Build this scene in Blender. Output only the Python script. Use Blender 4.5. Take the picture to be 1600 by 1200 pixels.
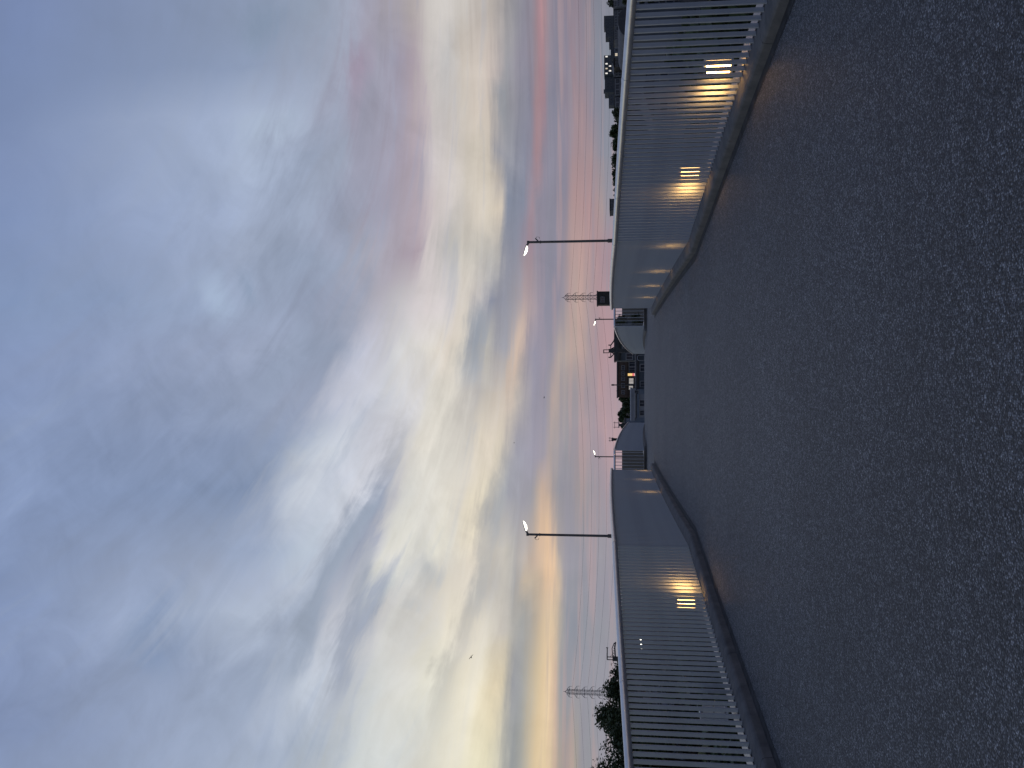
import bpy, math, random
from mathutils import Vector, Matrix

for o in list(bpy.data.objects):
    bpy.data.objects.remove(o)
sc = bpy.context.scene
C = sc.collection
R = math.radians
random.seed(7)

# ------------------------------------------------------------------ camera
EYE = 8.94                       # eye height over the street level, the deck crest lies at 8.0
PITCH = math.atan(170 / 1420)
cam_d = bpy.data.cameras.new('camera')
cam = bpy.data.objects.new('camera', cam_d)
C.objects.link(cam)
sc.camera = cam
cam_d.sensor_fit = 'HORIZONTAL'
cam_d.sensor_width = 36
cam_d.lens = 1420 / 1600 * 36
cam_d.clip_start = .1
cam_d.clip_end = 9000
fwd = Vector((0, math.cos(PITCH), math.sin(PITCH)))
upw = Vector((0, -math.sin(PITCH), math.cos(PITCH)))
rgt = Vector((1, 0, 0))
m = Matrix((-upw, rgt, -fwd)).transposed().to_4x4()   # the phone was held on its side: the sky is at the left
m.translation = Vector((0, 0, EYE))
cam.matrix_world = m

sc.view_settings.view_transform = 'Standard'
sc.view_settings.look = 'None'
sc.view_settings.exposure = 0
sc.view_settings.gamma = 1
sc.cycles.max_bounces = 4
sc.cycles.diffuse_bounces = 2
sc.cycles.glossy_bounces = 2
sc.cycles.transmission_bounces = 1

# ------------------------------------------------------------------ sky (dusk, streaks of cloud)
SKY = [
  (-30, [(0.14,150,150,158),(0.69,151,148,158),(1.04,150,148,158),(1.55,149,150,157),(1.99,150,150,156),(2.39,159,154,152),(2.62,169,159,150),(2.87,165,157,149),(3.24,143,144,152),(3.45,167,159,150),(3.69,193,178,155),(3.91,219,198,165),(4.05,232,208,170),(4.23,228,204,167),(4.44,223,200,164),(4.73,205,189,161),(5.03,173,171,161),(5.31,154,156,157),(5.55,150,151,158),(5.82,200,196,182),(6.14,220,214,189),(6.42,231,223,193),(6.73,231,224,198),(7.02,231,226,203),(7.22,228,223,205),(7.46,224,220,206),(7.7,220,218,207),(8.03,213,214,207),(8.43,208,211,208),(9.14,200,206,207),(10.77,173,183,197),(17.33,142,156,185)]),
  (-22.5, [(0.15,150,150,158),(0.74,151,148,158),(1.11,150,148,158),(1.66,149,150,156),(2.12,150,150,155),(2.55,166,158,150),(2.79,170,160,150),(3.06,153,150,150),(3.46,167,160,150),(3.68,193,177,155),(3.93,222,200,166),(4.17,229,206,168),(4.32,226,203,166),(4.52,221,199,163),(4.74,205,189,161),(5.06,172,170,161),(5.38,149,153,156),(5.68,174,174,168),(5.94,209,204,186),(6.24,225,218,190),(6.6,231,224,196),(6.93,231,225,202),(7.29,227,222,205),(7.65,220,218,206),(7.91,216,215,207),(8.24,210,212,208),(8.58,208,211,209),(9.06,204,209,209),(9.66,182,189,197),(10.6,172,182,196),(12.47,162,174,196),(19.92,128,144,179)]),
  (-18.37, [(0.15,152,150,160),(0.76,151,150,160),(1.14,151,150,160),(1.7,150,150,160),(2.18,150,150,160),(2.62,151,151,159),(2.87,151,151,159),(3.15,150,150,158),(3.56,152,153,157),(3.79,212,188,162),(4.05,236,209,174),(4.3,226,202,166),(4.46,219,197,162),(4.67,207,190,161),(4.9,192,181,162),(5.23,167,167,164),(5.58,155,157,163),(5.9,188,182,168),(6.18,222,208,179),(6.51,226,214,186),(6.92,230,221,197),(7.28,233,226,207),(7.7,200,198,189),(8.13,228,225,211),(8.45,224,222,212),(8.86,217,216,211),(9.27,209,211,209),(9.87,192,196,202),(10.59,182,187,197),(11.63,192,200,213),(13.68,152,164,186),(21.76,132,148,183)]),
  (-14.8, [(0.15,152,149,158),(0.77,150,149,158),(1.16,148,149,158),(1.73,146,148,158),(2.23,145,148,158),(2.67,144,147,158),(2.93,143,147,158),(3.22,142,147,158),(3.64,180,170,158),(3.88,213,191,164),(4.15,228,203,170),(4.41,214,192,164),(4.57,202,183,160),(4.79,185,173,158),(5.04,174,168,161),(5.4,168,168,166),(5.76,175,173,169),(6.11,184,180,173),(6.42,192,186,178),(6.78,206,200,188),(7.24,220,213,199),(7.65,213,206,194),(8.14,229,222,205),(8.65,213,209,201),(9.04,209,207,203),(9.53,215,214,210),(10.02,203,202,202),(10.73,151,159,176),(11.57,193,196,206),(12.7,158,168,187),(14.93,176,187,206),(23.7,130,147,183)]),
  (-12.88, [(0.16,152,148,160),(0.78,151,148,160),(1.17,150,148,159),(1.75,149,148,159),(2.24,147,148,158),(2.7,149,150,159),(2.96,150,151,160),(3.25,151,152,162),(3.68,203,184,163),(3.93,215,191,166),(4.2,224,196,169),(4.47,202,181,160),(4.64,196,179,160),(4.86,200,184,165),(5.12,200,185,167),(5.49,199,184,166),(5.87,166,166,168),(6.24,187,183,177),(6.56,193,188,180),(6.95,190,186,181),(7.43,181,179,176),(7.88,224,216,202),(8.41,221,214,201),(8.98,201,199,195),(9.4,206,205,202),(9.95,213,212,209),(10.5,190,195,198),(11.28,183,187,197),(12.17,169,175,191),(13.37,181,189,203),(15.71,166,177,199),(24.9,127,144,179)]),
  (-10.52, [(0.16,157,152,162),(0.78,157,152,162),(1.18,155,152,161),(1.76,154,150,161),(2.27,152,150,160),(2.72,153,151,161),(2.99,154,152,162),(3.29,156,153,162),(3.73,185,173,162),(3.98,203,182,162),(4.26,211,186,162),(4.54,207,183,161),(4.71,206,182,160),(4.95,197,176,159),(5.21,186,170,158),(5.6,188,178,170),(6.0,173,170,169),(6.39,187,183,176),(6.74,202,195,184),(7.16,190,186,180),(7.69,224,212,195),(8.19,214,208,198),(8.78,221,216,205),(9.42,222,219,207),(9.91,210,209,204),(10.53,221,220,212),(11.15,192,194,201),(12.02,150,158,177),(12.99,184,189,202),(14.27,183,194,209),(16.76,150,163,188),(26.54,131,148,183)]),
  (-6.92, [(0.16,161,150,160),(0.79,161,150,160),(1.19,160,150,159),(1.78,154,150,159),(2.29,155,151,156),(2.76,163,152,153),(3.03,152,149,158),(3.34,152,149,158),(3.79,151,151,158),(4.05,163,155,155),(4.35,183,165,155),(4.64,195,172,156),(4.82,199,175,157),(5.07,178,165,156),(5.36,153,152,160),(5.77,156,154,163),(6.21,157,157,166),(6.65,160,160,170),(7.03,186,182,176),(7.51,215,206,189),(8.12,222,213,197),(8.71,220,213,201),(9.42,224,219,208),(10.2,223,220,212),(10.8,208,209,207),(11.56,170,171,184),(12.31,154,161,180),(13.33,207,210,220),(14.43,202,207,218),(15.84,185,193,210),(18.6,129,145,174),(29.42,133,150,185)]),
  (-3.88, [(0.16,183,156,162),(0.8,177,153,160),(1.19,166,149,159),(1.79,164,151,160),(2.31,162,150,159),(2.78,160,150,158),(3.06,155,150,159),(3.37,154,152,159),(3.84,163,155,158),(4.11,161,154,158),(4.42,172,159,156),(4.72,156,150,160),(4.91,154,150,161),(5.18,154,149,162),(5.48,152,149,163),(5.92,154,152,165),(6.4,156,155,167),(6.87,180,175,172),(7.3,214,204,187),(7.82,224,213,197),(8.52,226,216,200),(9.19,205,200,192),(10.03,214,210,201),(10.94,226,221,211),(11.65,217,214,210),(12.56,189,190,196),(13.44,204,205,214),(14.6,202,205,217),(15.81,196,201,215),(17.36,156,168,190),(20.39,136,150,178),(32.21,132,149,184)]),
  (-0.82, [(0.16,167,151,161),(0.8,175,152,160),(1.2,178,151,157),(1.8,163,149,156),(2.32,160,149,156),(2.8,157,150,156),(3.08,156,150,156),(3.4,161,153,156),(3.88,174,160,157),(4.15,180,165,159),(4.47,161,153,157),(4.79,147,144,158),(4.99,148,145,159),(5.27,148,145,159),(5.59,149,146,160),(6.06,168,163,166),(6.58,192,183,175),(7.09,202,189,177),(7.56,202,191,180),(8.15,197,190,182),(8.93,184,180,178),(9.71,204,199,192),(10.68,218,213,203),(11.75,221,217,209),(12.6,212,210,211),(13.66,205,206,212),(14.69,192,195,205),(16.02,201,204,216),(17.35,188,192,207),(19.05,150,159,181),(22.37,145,157,182),(35.34,132,149,185)]),
  (2.25, [(0.16,173,152,160),(0.8,182,150,156),(1.2,176,147,153),(1.8,168,149,154),(2.32,176,157,154),(2.8,180,161,155),(3.09,178,161,155),(3.41,177,162,156),(3.9,177,163,158),(4.19,150,147,157),(4.52,147,143,157),(4.85,145,142,158),(5.06,146,143,159),(5.35,147,144,160),(5.69,149,146,161),(6.2,173,161,161),(6.75,201,183,171),(7.3,161,161,170),(7.82,161,161,170),(8.47,189,186,180),(9.35,164,165,172),(10.23,217,210,199),(11.35,219,209,197),(12.6,223,218,210),(13.59,219,216,213),(14.84,211,211,213),(16.03,189,189,197),(17.55,192,195,210),(19.01,147,157,178),(20.87,143,154,176),(24.51,155,166,191),(38.72,132,149,185)]),
  (5.31, [(0.16,165,150,159),(0.79,175,148,155),(1.19,176,148,154),(1.79,169,147,151),(2.31,177,156,153),(2.8,182,161,154),(3.09,176,156,154),(3.42,164,149,153),(3.92,141,138,154),(4.21,141,138,154),(4.55,140,139,155),(4.9,140,139,155),(5.11,147,141,156),(5.42,157,147,157),(5.77,168,153,158),(6.31,174,157,159),(6.89,157,153,161),(7.49,148,149,161),(8.06,144,146,160),(8.77,139,143,159),(9.74,196,190,187),(10.74,214,206,196),(12.0,205,200,200),(13.44,214,206,206),(14.58,206,200,202),(16.03,193,190,194),(17.4,180,177,188),(19.12,161,164,180),(20.72,153,159,179),(22.75,146,156,179),(26.72,153,166,191),(42.24,130,149,185)]),
  (8.33, [(0.16,169,141,150),(0.79,169,141,150),(1.18,170,143,150),(1.78,173,147,150),(2.3,178,152,151),(2.79,180,154,152),(3.08,178,153,151),(3.41,156,143,151),(3.92,141,138,154),(4.22,140,138,154),(4.57,140,139,154),(4.92,144,139,155),(5.15,146,140,155),(5.46,148,142,156),(5.83,160,139,150),(6.39,149,140,155),(7.01,141,144,160),(7.65,145,147,160),(8.25,176,173,171),(9.02,181,178,174),(10.09,199,194,186),(11.18,208,202,193),(12.6,190,188,186),(14.23,212,203,203),(15.52,171,157,168),(17.17,167,159,171),(18.73,169,165,178),(20.66,165,165,179),(22.41,148,158,179),(24.61,147,159,182),(28.91,157,169,193),(45.73,129,147,184)]),
  (11.31, [(0.16,149,145,156),(0.78,150,145,155),(1.17,167,149,149),(1.77,169,141,145),(2.29,172,144,146),(2.77,174,146,147),(3.06,170,145,147),(3.4,140,136,152),(3.91,140,137,153),(4.21,140,137,153),(4.57,140,138,154),(4.93,141,138,154),(5.16,142,138,154),(5.48,146,139,153),(5.86,159,138,148),(6.44,133,138,156),(7.09,133,139,156),(7.76,132,139,156),(8.39,206,194,179),(9.22,208,198,183),(10.36,209,200,188),(11.55,202,196,190),(13.1,209,202,199),(14.91,201,190,191),(16.35,174,162,172),(18.2,165,158,172),(19.95,160,156,173),(22.09,153,157,176),(24.0,152,159,180),(26.35,154,165,187),(30.96,162,175,201),(49.05,127,145,183)]),
  (14.23, [(0.15,139,142,156),(0.77,139,142,155),(1.16,140,141,155),(1.75,160,140,145),(2.26,161,139,144),(2.75,160,139,145),(3.03,159,139,146),(3.37,140,134,150),(3.88,138,134,150),(4.19,137,134,150),(4.55,137,134,151),(4.91,138,134,150),(5.14,154,133,143),(5.47,163,135,143),(5.86,140,137,153),(6.45,136,138,155),(7.12,147,149,161),(7.82,154,155,164),(8.48,157,157,165),(9.34,207,197,185),(10.55,212,203,190),(11.82,205,197,188),(13.49,205,198,195),(15.44,201,194,195),(17.02,170,159,170),(19.05,166,159,175),(20.98,161,160,178),(23.34,155,157,176),(25.41,155,163,182),(27.91,152,163,185),(32.8,168,181,205),(52.04,126,143,181)]),
  (17.07, [(0.15,135,138,152),(0.76,133,137,151),(1.14,133,136,150),(1.72,140,135,149),(2.23,156,136,143),(2.71,154,136,144),(3.0,151,135,145),(3.33,140,132,147),(3.84,132,132,149),(4.15,133,132,149),(4.51,134,132,150),(4.87,159,131,140),(5.1,160,132,141),(5.44,158,133,141),(5.83,135,135,152),(6.43,142,142,156),(7.11,148,147,157),(7.82,149,150,156),(8.51,174,167,164),(9.4,201,190,180),(10.65,208,197,186),(11.98,204,196,187),(13.74,195,190,188),(15.82,196,190,188),(17.51,172,161,170),(19.7,158,154,170),(21.79,155,154,171),(24.36,152,154,172),(26.61,158,163,183),(29.23,162,171,192),(34.36,168,181,206),(54.62,123,140,177)]),
  (20.02, [(0.15,132,138,152),(0.75,131,138,151),(1.12,132,137,150),(1.69,133,134,148),(2.19,142,134,147),(2.67,149,134,145),(2.95,151,134,144),(3.28,137,132,148),(3.79,135,132,148),(4.09,135,132,148),(4.44,143,131,144),(4.81,160,133,141),(5.04,167,134,142),(5.37,148,131,141),(5.76,142,135,148),(6.37,143,140,155),(7.06,150,147,158),(7.78,154,154,160),(8.47,164,158,160),(9.38,197,185,178),(10.67,201,191,182),(12.04,200,191,182),(13.86,192,190,190),(16.04,200,195,192),(17.82,169,158,169),(20.14,159,154,171),(22.38,159,159,176),(25.15,156,146,165),(27.6,158,164,183),(30.33,154,163,184),(35.68,142,156,183),(56.85,121,138,175)]),
  (22.5, [(0.15,134,136,150),(0.74,132,135,148),(1.11,130,133,146),(1.66,131,131,145),(2.16,136,131,144),(2.62,146,131,143),(2.9,140,132,145),(3.23,138,130,145),(3.73,133,130,146),(4.03,136,130,145),(4.38,143,131,142),(4.74,162,135,142),(4.97,174,137,144),(5.3,150,131,141),(5.69,139,133,146),(6.29,140,138,151),(6.98,148,147,154),(7.69,158,155,157),(8.39,170,164,162),(9.3,183,175,169),(10.6,193,185,179),(11.99,200,194,188),(13.85,205,200,196),(16.08,201,196,192),(17.92,177,169,170),(20.33,168,162,170),(22.67,163,159,172),(25.59,157,157,174),(28.21,157,164,183),(31.04,148,159,179),(36.53,138,151,176),(58.33,120,137,175)]),
  (30, [(0.14,134,136,150),(0.69,132,135,148),(1.04,130,133,146),(1.56,130,132,146),(2.02,131,131,145),(2.46,149,131,141),(2.72,144,132,143),(3.02,139,132,145),(3.49,135,130,146),(3.77,132,130,146),(4.1,137,131,145),(4.44,145,131,142),(4.66,157,133,141),(4.97,174,137,144),(5.34,147,131,141),(5.91,136,134,150),(6.56,144,141,153),(7.24,152,150,156),(7.9,162,157,159),(8.78,177,169,165),(10.04,188,180,175),(11.39,197,190,184),(13.22,205,200,196),(15.44,205,200,196),(17.31,182,173,173),(19.81,171,164,170),(22.3,165,158,171),(25.53,158,158,175),(28.59,157,165,184),(31.9,143,154,175),(37.6,139,152,178),(60.53,120,136,175)]),
]
STROKES = [
  ([(-1.53,16.02),(-5.16,19.3),(-10.86,21.19)], 1.69, (214,219,224), 0.45),
  ([(-3.08,11.84),(-7.38,13.54),(-13.66,14.44)], 1.15, (232,228,216), 0.50),
  ([(-5.04,8.21),(-8.51,9.19),(-12.1,9.99)], 0.92, (238,227,202), 0.55),
  ([(8.17,25.56),(3.58,24.04)], 1.00, (166,183,208), 0.60),
  ([(17.9,21.57),(14.75,20.42)], 2.30, (176,191,211), 0.45),
  ([(-5.39,13.91),(-8.64,16.28),(-12.31,18.28),(-16.74,19.31),(-19.73,20.28)], 0.96, (152,163,181), 0.85),
  ([(-9.5,14.65),(-13.7,15.75),(-17.36,16.61),(-20.88,17.09)], 0.73, (158,166,182), 0.80),
  ([(-10.98,12.67),(-13.29,10.96)], 0.77, (182,186,190), 0.60),
  ([(-13.34,12.52),(-14.9,12.83)], 0.61, (188,191,194), 0.60),
  ([(-4.06,7.41),(-9.86,8.71),(-12.07,8.81),(-18.57,10.11)], 0.54, (180,179,176), 0.55),
  ([(-3.04,6.58),(-8.09,7.76),(-11.47,8.35)], 0.61, (160,165,174), 0.55),
  ([(-6.65,4.94),(-10.48,4.41),(-14.83,4.42)], 0.58, (236,198,160), 0.50),
  ([(-11.77,26.42),(-16.35,27.37),(-19.29,28.0)], 1.99, (118,138,171), 0.60),
  ([(7.71,23.52),(4.86,21.93)], 0.58, (140,156,181), 0.60),
  ([(22.44,15.6),(18.43,15.85),(13.44,16.26)], 0.65, (160,146,164), 0.28),
  ([(23.98,11.23),(17.68,12.04),(12.94,12.19)], 0.77, (188,170,178), 0.20),
  ([(19.92,7.22),(14.95,7.11)], 0.54, (138,147,160), 0.55),
  ([(24.07,19.89),(20.55,21.79)], 1.30, (130,146,169), 0.60),
  ([(5.98,8.92),(2.82,9.07),(-0.78,10.09)], 0.77, (148,157,170), 0.60),
  ([(5.94,5.79),(2.15,6.46),(-2.28,7.22)], 0.46, (208,186,171), 0.70),
]


def lin(c):
    c = c / 255
    return c / 12.92 if c <= .04045 else ((c + .055) / 1.055) ** 2.4

FMAX, QP = 76.0, .55
def make_world():
    w = bpy.data.worlds.new('World')
    sc.world = w
    w.use_nodes = True
    t = w.node_tree
    N, L = t.nodes, t.links
    N.clear()
    def M(op, a, b=None, c=None, clamp=False):
        n = N.new('ShaderNodeMath'); n.operation = op; n.use_clamp = clamp
        for i, v in enumerate((a, b, c)):
            if v is None: continue
            if isinstance(v, (int, float)): n.inputs[i].default_value = v
            else: L.new(v, n.inputs[i])
        return n.outputs[0]
    def MR(v, a, b, c=0., d=1., kind='SMOOTHSTEP'):
        n = N.new('ShaderNodeMapRange'); n.interpolation_type = kind
        L.new(v, n.inputs[0])
        for i, k in enumerate((a, b, c, d)): n.inputs[i + 1].default_value = k
        return n.outputs[0]
    def noise(vec, scale, detail=4, rough=.55, dist=0., lac=2.):
        n = N.new('ShaderNodeTexNoise')
        L.new(vec, n.inputs['Vector'])
        n.inputs['Scale'].default_value = scale; n.inputs['Detail'].default_value = detail
        n.inputs['Roughness'].default_value = rough; n.inputs['Distortion'].default_value = dist
        n.inputs['Lacunarity'].default_value = lac
        return n.outputs[0]
    def vec(x, y, z=0.):
        n = N.new('ShaderNodeCombineXYZ')
        for i, v in enumerate((x, y, z)):
            if isinstance(v, (int, float)): n.inputs[i].default_value = v
            else: L.new(v, n.inputs[i])
        return n.outputs[0]
    def mix(f, a, b, mode='MIX'):
        n = N.new('ShaderNodeMix'); n.data_type = 'RGBA'; n.blend_type = mode
        if isinstance(f, (int, float)): n.inputs[0].default_value = f
        else: L.new(f, n.inputs[0])
        for k, v in ((6, a), (7, b)):
            if isinstance(v, tuple): n.inputs[k].default_value = v
            else: L.new(v, n.inputs[k])
        return n.outputs[2]
    tc = N.new('ShaderNodeTexCoord')
    sx = N.new('ShaderNodeSeparateXYZ'); L.new(tc.outputs['Generated'], sx.inputs[0])
    X, Y, Z = sx.outputs
    hyp = M('SQRT', M('ADD', M('ADD', M('MULTIPLY', X, X), M('MULTIPLY', Y, Y)), 1e-5))
    s = M('DIVIDE', X, hyp)                                   # sine of the azimuth
    az = M('MULTIPLY', M('ARCSINE', s), 57.2958)
    el = M('MAXIMUM', M('MULTIPLY', M('ARCSINE', Z), 57.2958), .01)
    Ef = M('EXPONENT', M('MULTIPLY', M('TANH', M('DIVIDE', az, 25.)), MR(el, 1., 17., 0., .75)))
    F = M('MULTIPLY', el, Ef)                                 # constant along a cloud streak
    lf = M('LOGARITHM', M('ADD', F, 1.5), 2.718)
    # streaks and puffs of cloud
    lowf = vec(M('MULTIPLY', az, .055), M('MULTIPLY', lf, 2.2), 3.1)
    n_big = noise(lowf, 1.0, 2, .55, .35)
    fine = vec(M('MULTIPLY', az, .30), M('MULTIPLY', lf, 17.0), 7.7)
    n_fine = noise(fine, 1.0, 4, .62, .5)
    wisp = vec(M('MULTIPLY', az, .085), M('MULTIPLY', lf, 10.0), 1.3)
    n_wisp = noise(wisp, 1.0, 5, .6, .8)
    puff = vec(M('MULTIPLY', az, .22), M('MULTIPLY', el, .30), 5.)
    n_puff = noise(puff, 1.0, 5, .58, .6)
    warp = M('ADD', M('MULTIPLY', M('SUBTRACT', n_big, .5), WARP_BIG), M('ADD', M('MULTIPLY', M('SUBTRACT', n_wisp, .5), WARP_WISP), M('ADD', M('MULTIPLY', M('SUBTRACT', n_fine, .5), WARP_FINE), M('MULTIPLY', M('SUBTRACT', n_puff, .5), .09))))
    near_h = MR(F, 2., 12., .22, 1.)
    fade_h = MR(F, 34., 50., 1., .45)
    warp = M('MULTIPLY', M('MULTIPLY', warp, near_h), fade_h)
    Fw = M('MULTIPLY', F, M('ADD', 1., warp))
    q = M('POWER', M('DIVIDE', Fw, FMAX), QP, clamp=True)
    azw = M('ADD', az, M('MULTIPLY', M('SUBTRACT', n_puff, .5), 4.0))
    out = None
    prev = None
    for a, stops in SKY:
        r = N.new('ShaderNodeValToRGB'); r.color_ramp.interpolation = 'LINEAR'
        cr = r.color_ramp
        pts = []
        for f, cr_, cg, cb in stops:
            p = min(1., (f / FMAX) ** QP)
            if pts and p - pts[-1][0] < .0015: continue
            pts.append((p, (lin(cr_), lin(cg), lin(cb), 1)))
        while len(cr.elements) < len(pts): cr.elements.new(.5)
        for i, (p, c) in enumerate(pts):
            cr.elements[i].position = p
        for i, (p, c) in enumerate(pts):
            cr.elements[i].color = c
        L.new(q, r.inputs[0])
        if out is None: out = r.outputs[0]
        else: out = mix(MR(azw, prev, a, kind='LINEAR'), out, r.outputs[0])
        prev = a
    # single wisps, gaps and ribbons of cloud: soft strokes along (azimuth, elevation), frayed by the noise
    def VM(op, a, b=None, scale=None):
        n = N.new('ShaderNodeVectorMath'); n.operation = op
        for i, v in enumerate((a, b)):
            if v is None: continue
            if isinstance(v, tuple): n.inputs[i].default_value = v
            else: L.new(v, n.inputs[i])
        if scale is not None: L.new(scale, n.inputs['Scale'])
        return n.outputs['Value'] if op in ('DOT_PRODUCT', 'LENGTH') else n.outputs['Vector']
    fr = M('ADD', M('MULTIPLY', M('SUBTRACT', n_wisp, .5), 2.4), M('MULTIPLY', M('SUBTRACT', n_fine, .5), 1.5))
    fr = M('MULTIPLY', fr, MR(el, 2., 12., .25, 1.))
    pos = vec(M('ADD', az, M('MULTIPLY', M('SUBTRACT', n_puff, .5), 3.5)), M('ADD', el, fr))
    ymask = M('MULTIPLY', MR(Y, -.05, .1), MR(n_wisp, .30, .52, .35, 1.))
    for pts, wd, c_, al in STROKES:
        mk = None
        ns = len(pts) - 1
        for i, (a, b) in enumerate(zip(pts[:-1], pts[1:])):
            d = (b[0]-a[0], b[1]-a[1], 0.); L2 = d[0]**2 + d[1]**2
            pa = VM('SUBTRACT', pos, (a[0], a[1], 0.))
            tt = M('MULTIPLY', VM('DOT_PRODUCT', pa, d), 1/L2, clamp=True)
            n = N.new('ShaderNodeVectorMath'); n.operation = 'SCALE'; n.inputs[0].default_value = d; L.new(tt, n.inputs['Scale'])
            ds = MR(VM('LENGTH', VM('SUBTRACT', pa, n.outputs['Vector'])), wd*1.35, 0., 0., 1.)
            fd = .45 if ns == 1 else .8
            if i == 0: ds = M('MULTIPLY', ds, MR(tt, 0., fd))
            if i == ns-1: ds = M('MULTIPLY', ds, MR(tt, 1., 1.-fd))
            mk = ds if mk is None else M('MAXIMUM', mk, ds)
        al_ = M('MULTIPLY', M('MULTIPLY', mk, al*1.15, clamp=True), ymask)
        out = mix(al_, out, (lin(c_[0]), lin(c_[1]), lin(c_[2]), 1))
    # cloud texture: darker slate gaps and brighter wisps
    mid = M('MULTIPLY', MR(F, 5., 11.), MR(F, 30., 48., 1., .0))
    gap = M('MULTIPLY', MR(n_wisp, .53, .72), M('MULTIPLY', mid, GAP))
    out = mix(gap, out, (lin(138), lin(150), lin(170), 1))
    tex = M('ADD', M('MULTIPLY', M('SUBTRACT', n_fine, .5), TEX_FINE), M('ADD', M('MULTIPLY', M('SUBTRACT', n_puff, .5), TEX_PUFF), M('MULTIPLY', M('SUBTRACT', n_wisp, .5), TEX_WISP)))
    tex = M('MULTIPLY', tex, M('MULTIPLY', MR(F, .5, 9., .35, 1.), MR(F, 26., 48., 1., .35)))
    # thin level ribbons low over the horizon
    n_low = noise(vec(M('MULTIPLY', az, .07), M('MULTIPLY', el, 1.5), 11.), 1.0, 3, .6, .3)
    low = M('MULTIPLY', MR(el, .0, .6), MR(el, 3.6, 5.5, 1., 0.))
    out = mix(M('MULTIPLY', MR(n_low, .50, .66), M('MULTIPLY', low, .25)), out, (lin(206), lin(166), lin(158), 1))
    out = mix(M('MULTIPLY', MR(n_low, .48, .34), M('MULTIPLY', low, .40)), out, (lin(146), lin(144), lin(157), 1))
    gain = M('ADD', 1., tex)
    # the sky behind the viewer is the darker, bluer eastern dusk
    back = MR(Y, .25, -.5)
    hsv = mix(back, (1, 1, 1, 1), BACK)
    out = mix(1., out, hsv, 'MULTIPLY')
    vm = N.new('ShaderNodeVectorMath'); vm.operation = 'SCALE'
    L.new(out, vm.inputs[0]); L.new(gain, vm.inputs['Scale'])
    bg = N.new('ShaderNodeBackground'); bg.inputs[1].default_value = 1.0
    L.new(vm.outputs[0], bg.inputs[0])
    wo = N.new('ShaderNodeOutputWorld'); L.new(bg.outputs[0], wo.inputs[0])
WARP_BIG, WARP_WISP, WARP_FINE, GAP, TEX_FINE, TEX_PUFF, TEX_WISP = .05, .22, .10, .28, .13, .45, .32
BACK = (.80, .88, 1.0, 1)
make_world()

# ------------------------------------------------------------------ helpers
class MB:
    """collects shapes, then links them as ONE mesh object"""
    def __init__(s): s.v = []; s.f = []; s.sm = []
    def add(s, vs, fs, smooth=False):
        b = len(s.v); s.v += [tuple(v) for v in vs]
        for f in fs: s.f.append(tuple(i + b for i in f)); s.sm.append(smooth)
    def box(s, x0, x1, y0, y1, z0, z1):
        s.add([(x0,y0,z0),(x1,y0,z0),(x1,y1,z0),(x0,y1,z0),(x0,y0,z1),(x1,y0,z1),(x1,y1,z1),(x0,y1,z1)],
              [(0,3,2,1),(4,5,6,7),(0,1,5,4),(1,2,6,5),(2,3,7,6),(3,0,4,7)])
    def obox(s, p, u, v, w):
        """box with corner-centre p and half vectors u, v, w"""
        p, u, v, w = map(Vector, (p, u, v, w))
        vs = [p-u-v-w, p+u-v-w, p+u+v-w, p-u+v-w, p-u-v+w, p+u-v+w, p+u+v+w, p-u+v+w]
        s.add(vs, [(0,3,2,1),(4,5,6,7),(0,1,5,4),(1,2,6,5),(2,3,7,6),(3,0,4,7)])
    def tube(s, pts, r, n=8, cap=True):
        pts = [Vector(p) for p in pts]
        rs = r if isinstance(r, (list, tuple)) else [r] * len(pts)
        rings = []
        for i, p in enumerate(pts):
            d = (pts[min(i+1, len(pts)-1)] - pts[max(i-1, 0)]).normalized()
            a = d.cross(Vector((0,0,1)))
            if a.length < .05: a = d.cross(Vector((0,1,0)))
            a.normalize(); b = a.cross(d).normalized()
            rings.append([p + (a*math.cos(2*math.pi*k/n) + b*math.sin(2*math.pi*k/n))*rs[i] for k in range(n)])
        vs = [v for g in rings for v in g]; fs = []
        for i in range(len(pts)-1):
            for k in range(n):
                fs.append((i*n+k, i*n+(k+1)%n, (i+1)*n+(k+1)%n, (i+1)*n+k))
        s.add(vs, fs, True)
        if cap:
            s.add(rings[0], [tuple(range(n))]); s.add(rings[-1], [tuple(reversed(range(n)))])
    def grid(s, rows, smooth=False):
        """rows of points, quads between"""
        n = len(rows[0])
        vs = [p for r in rows for p in r]
        fs = [(i*n+k, i*n+k+1, (i+1)*n+k+1, (i+1)*n+k) for i in range(len(rows)-1) for k in range(n-1)]
        s.add(vs, fs, smooth)
    def mesh(s, name):
        me = bpy.data.meshes.new(name); me.from_pydata(s.v, [], s.f)
        me.polygons.foreach_set('use_smooth', s.sm); me.update(); return me
    def build(s, name, mat, parent=None, **k):
        me = s.mesh(name); me.materials.append(mat)
        return put(name, me, parent, **k)

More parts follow.
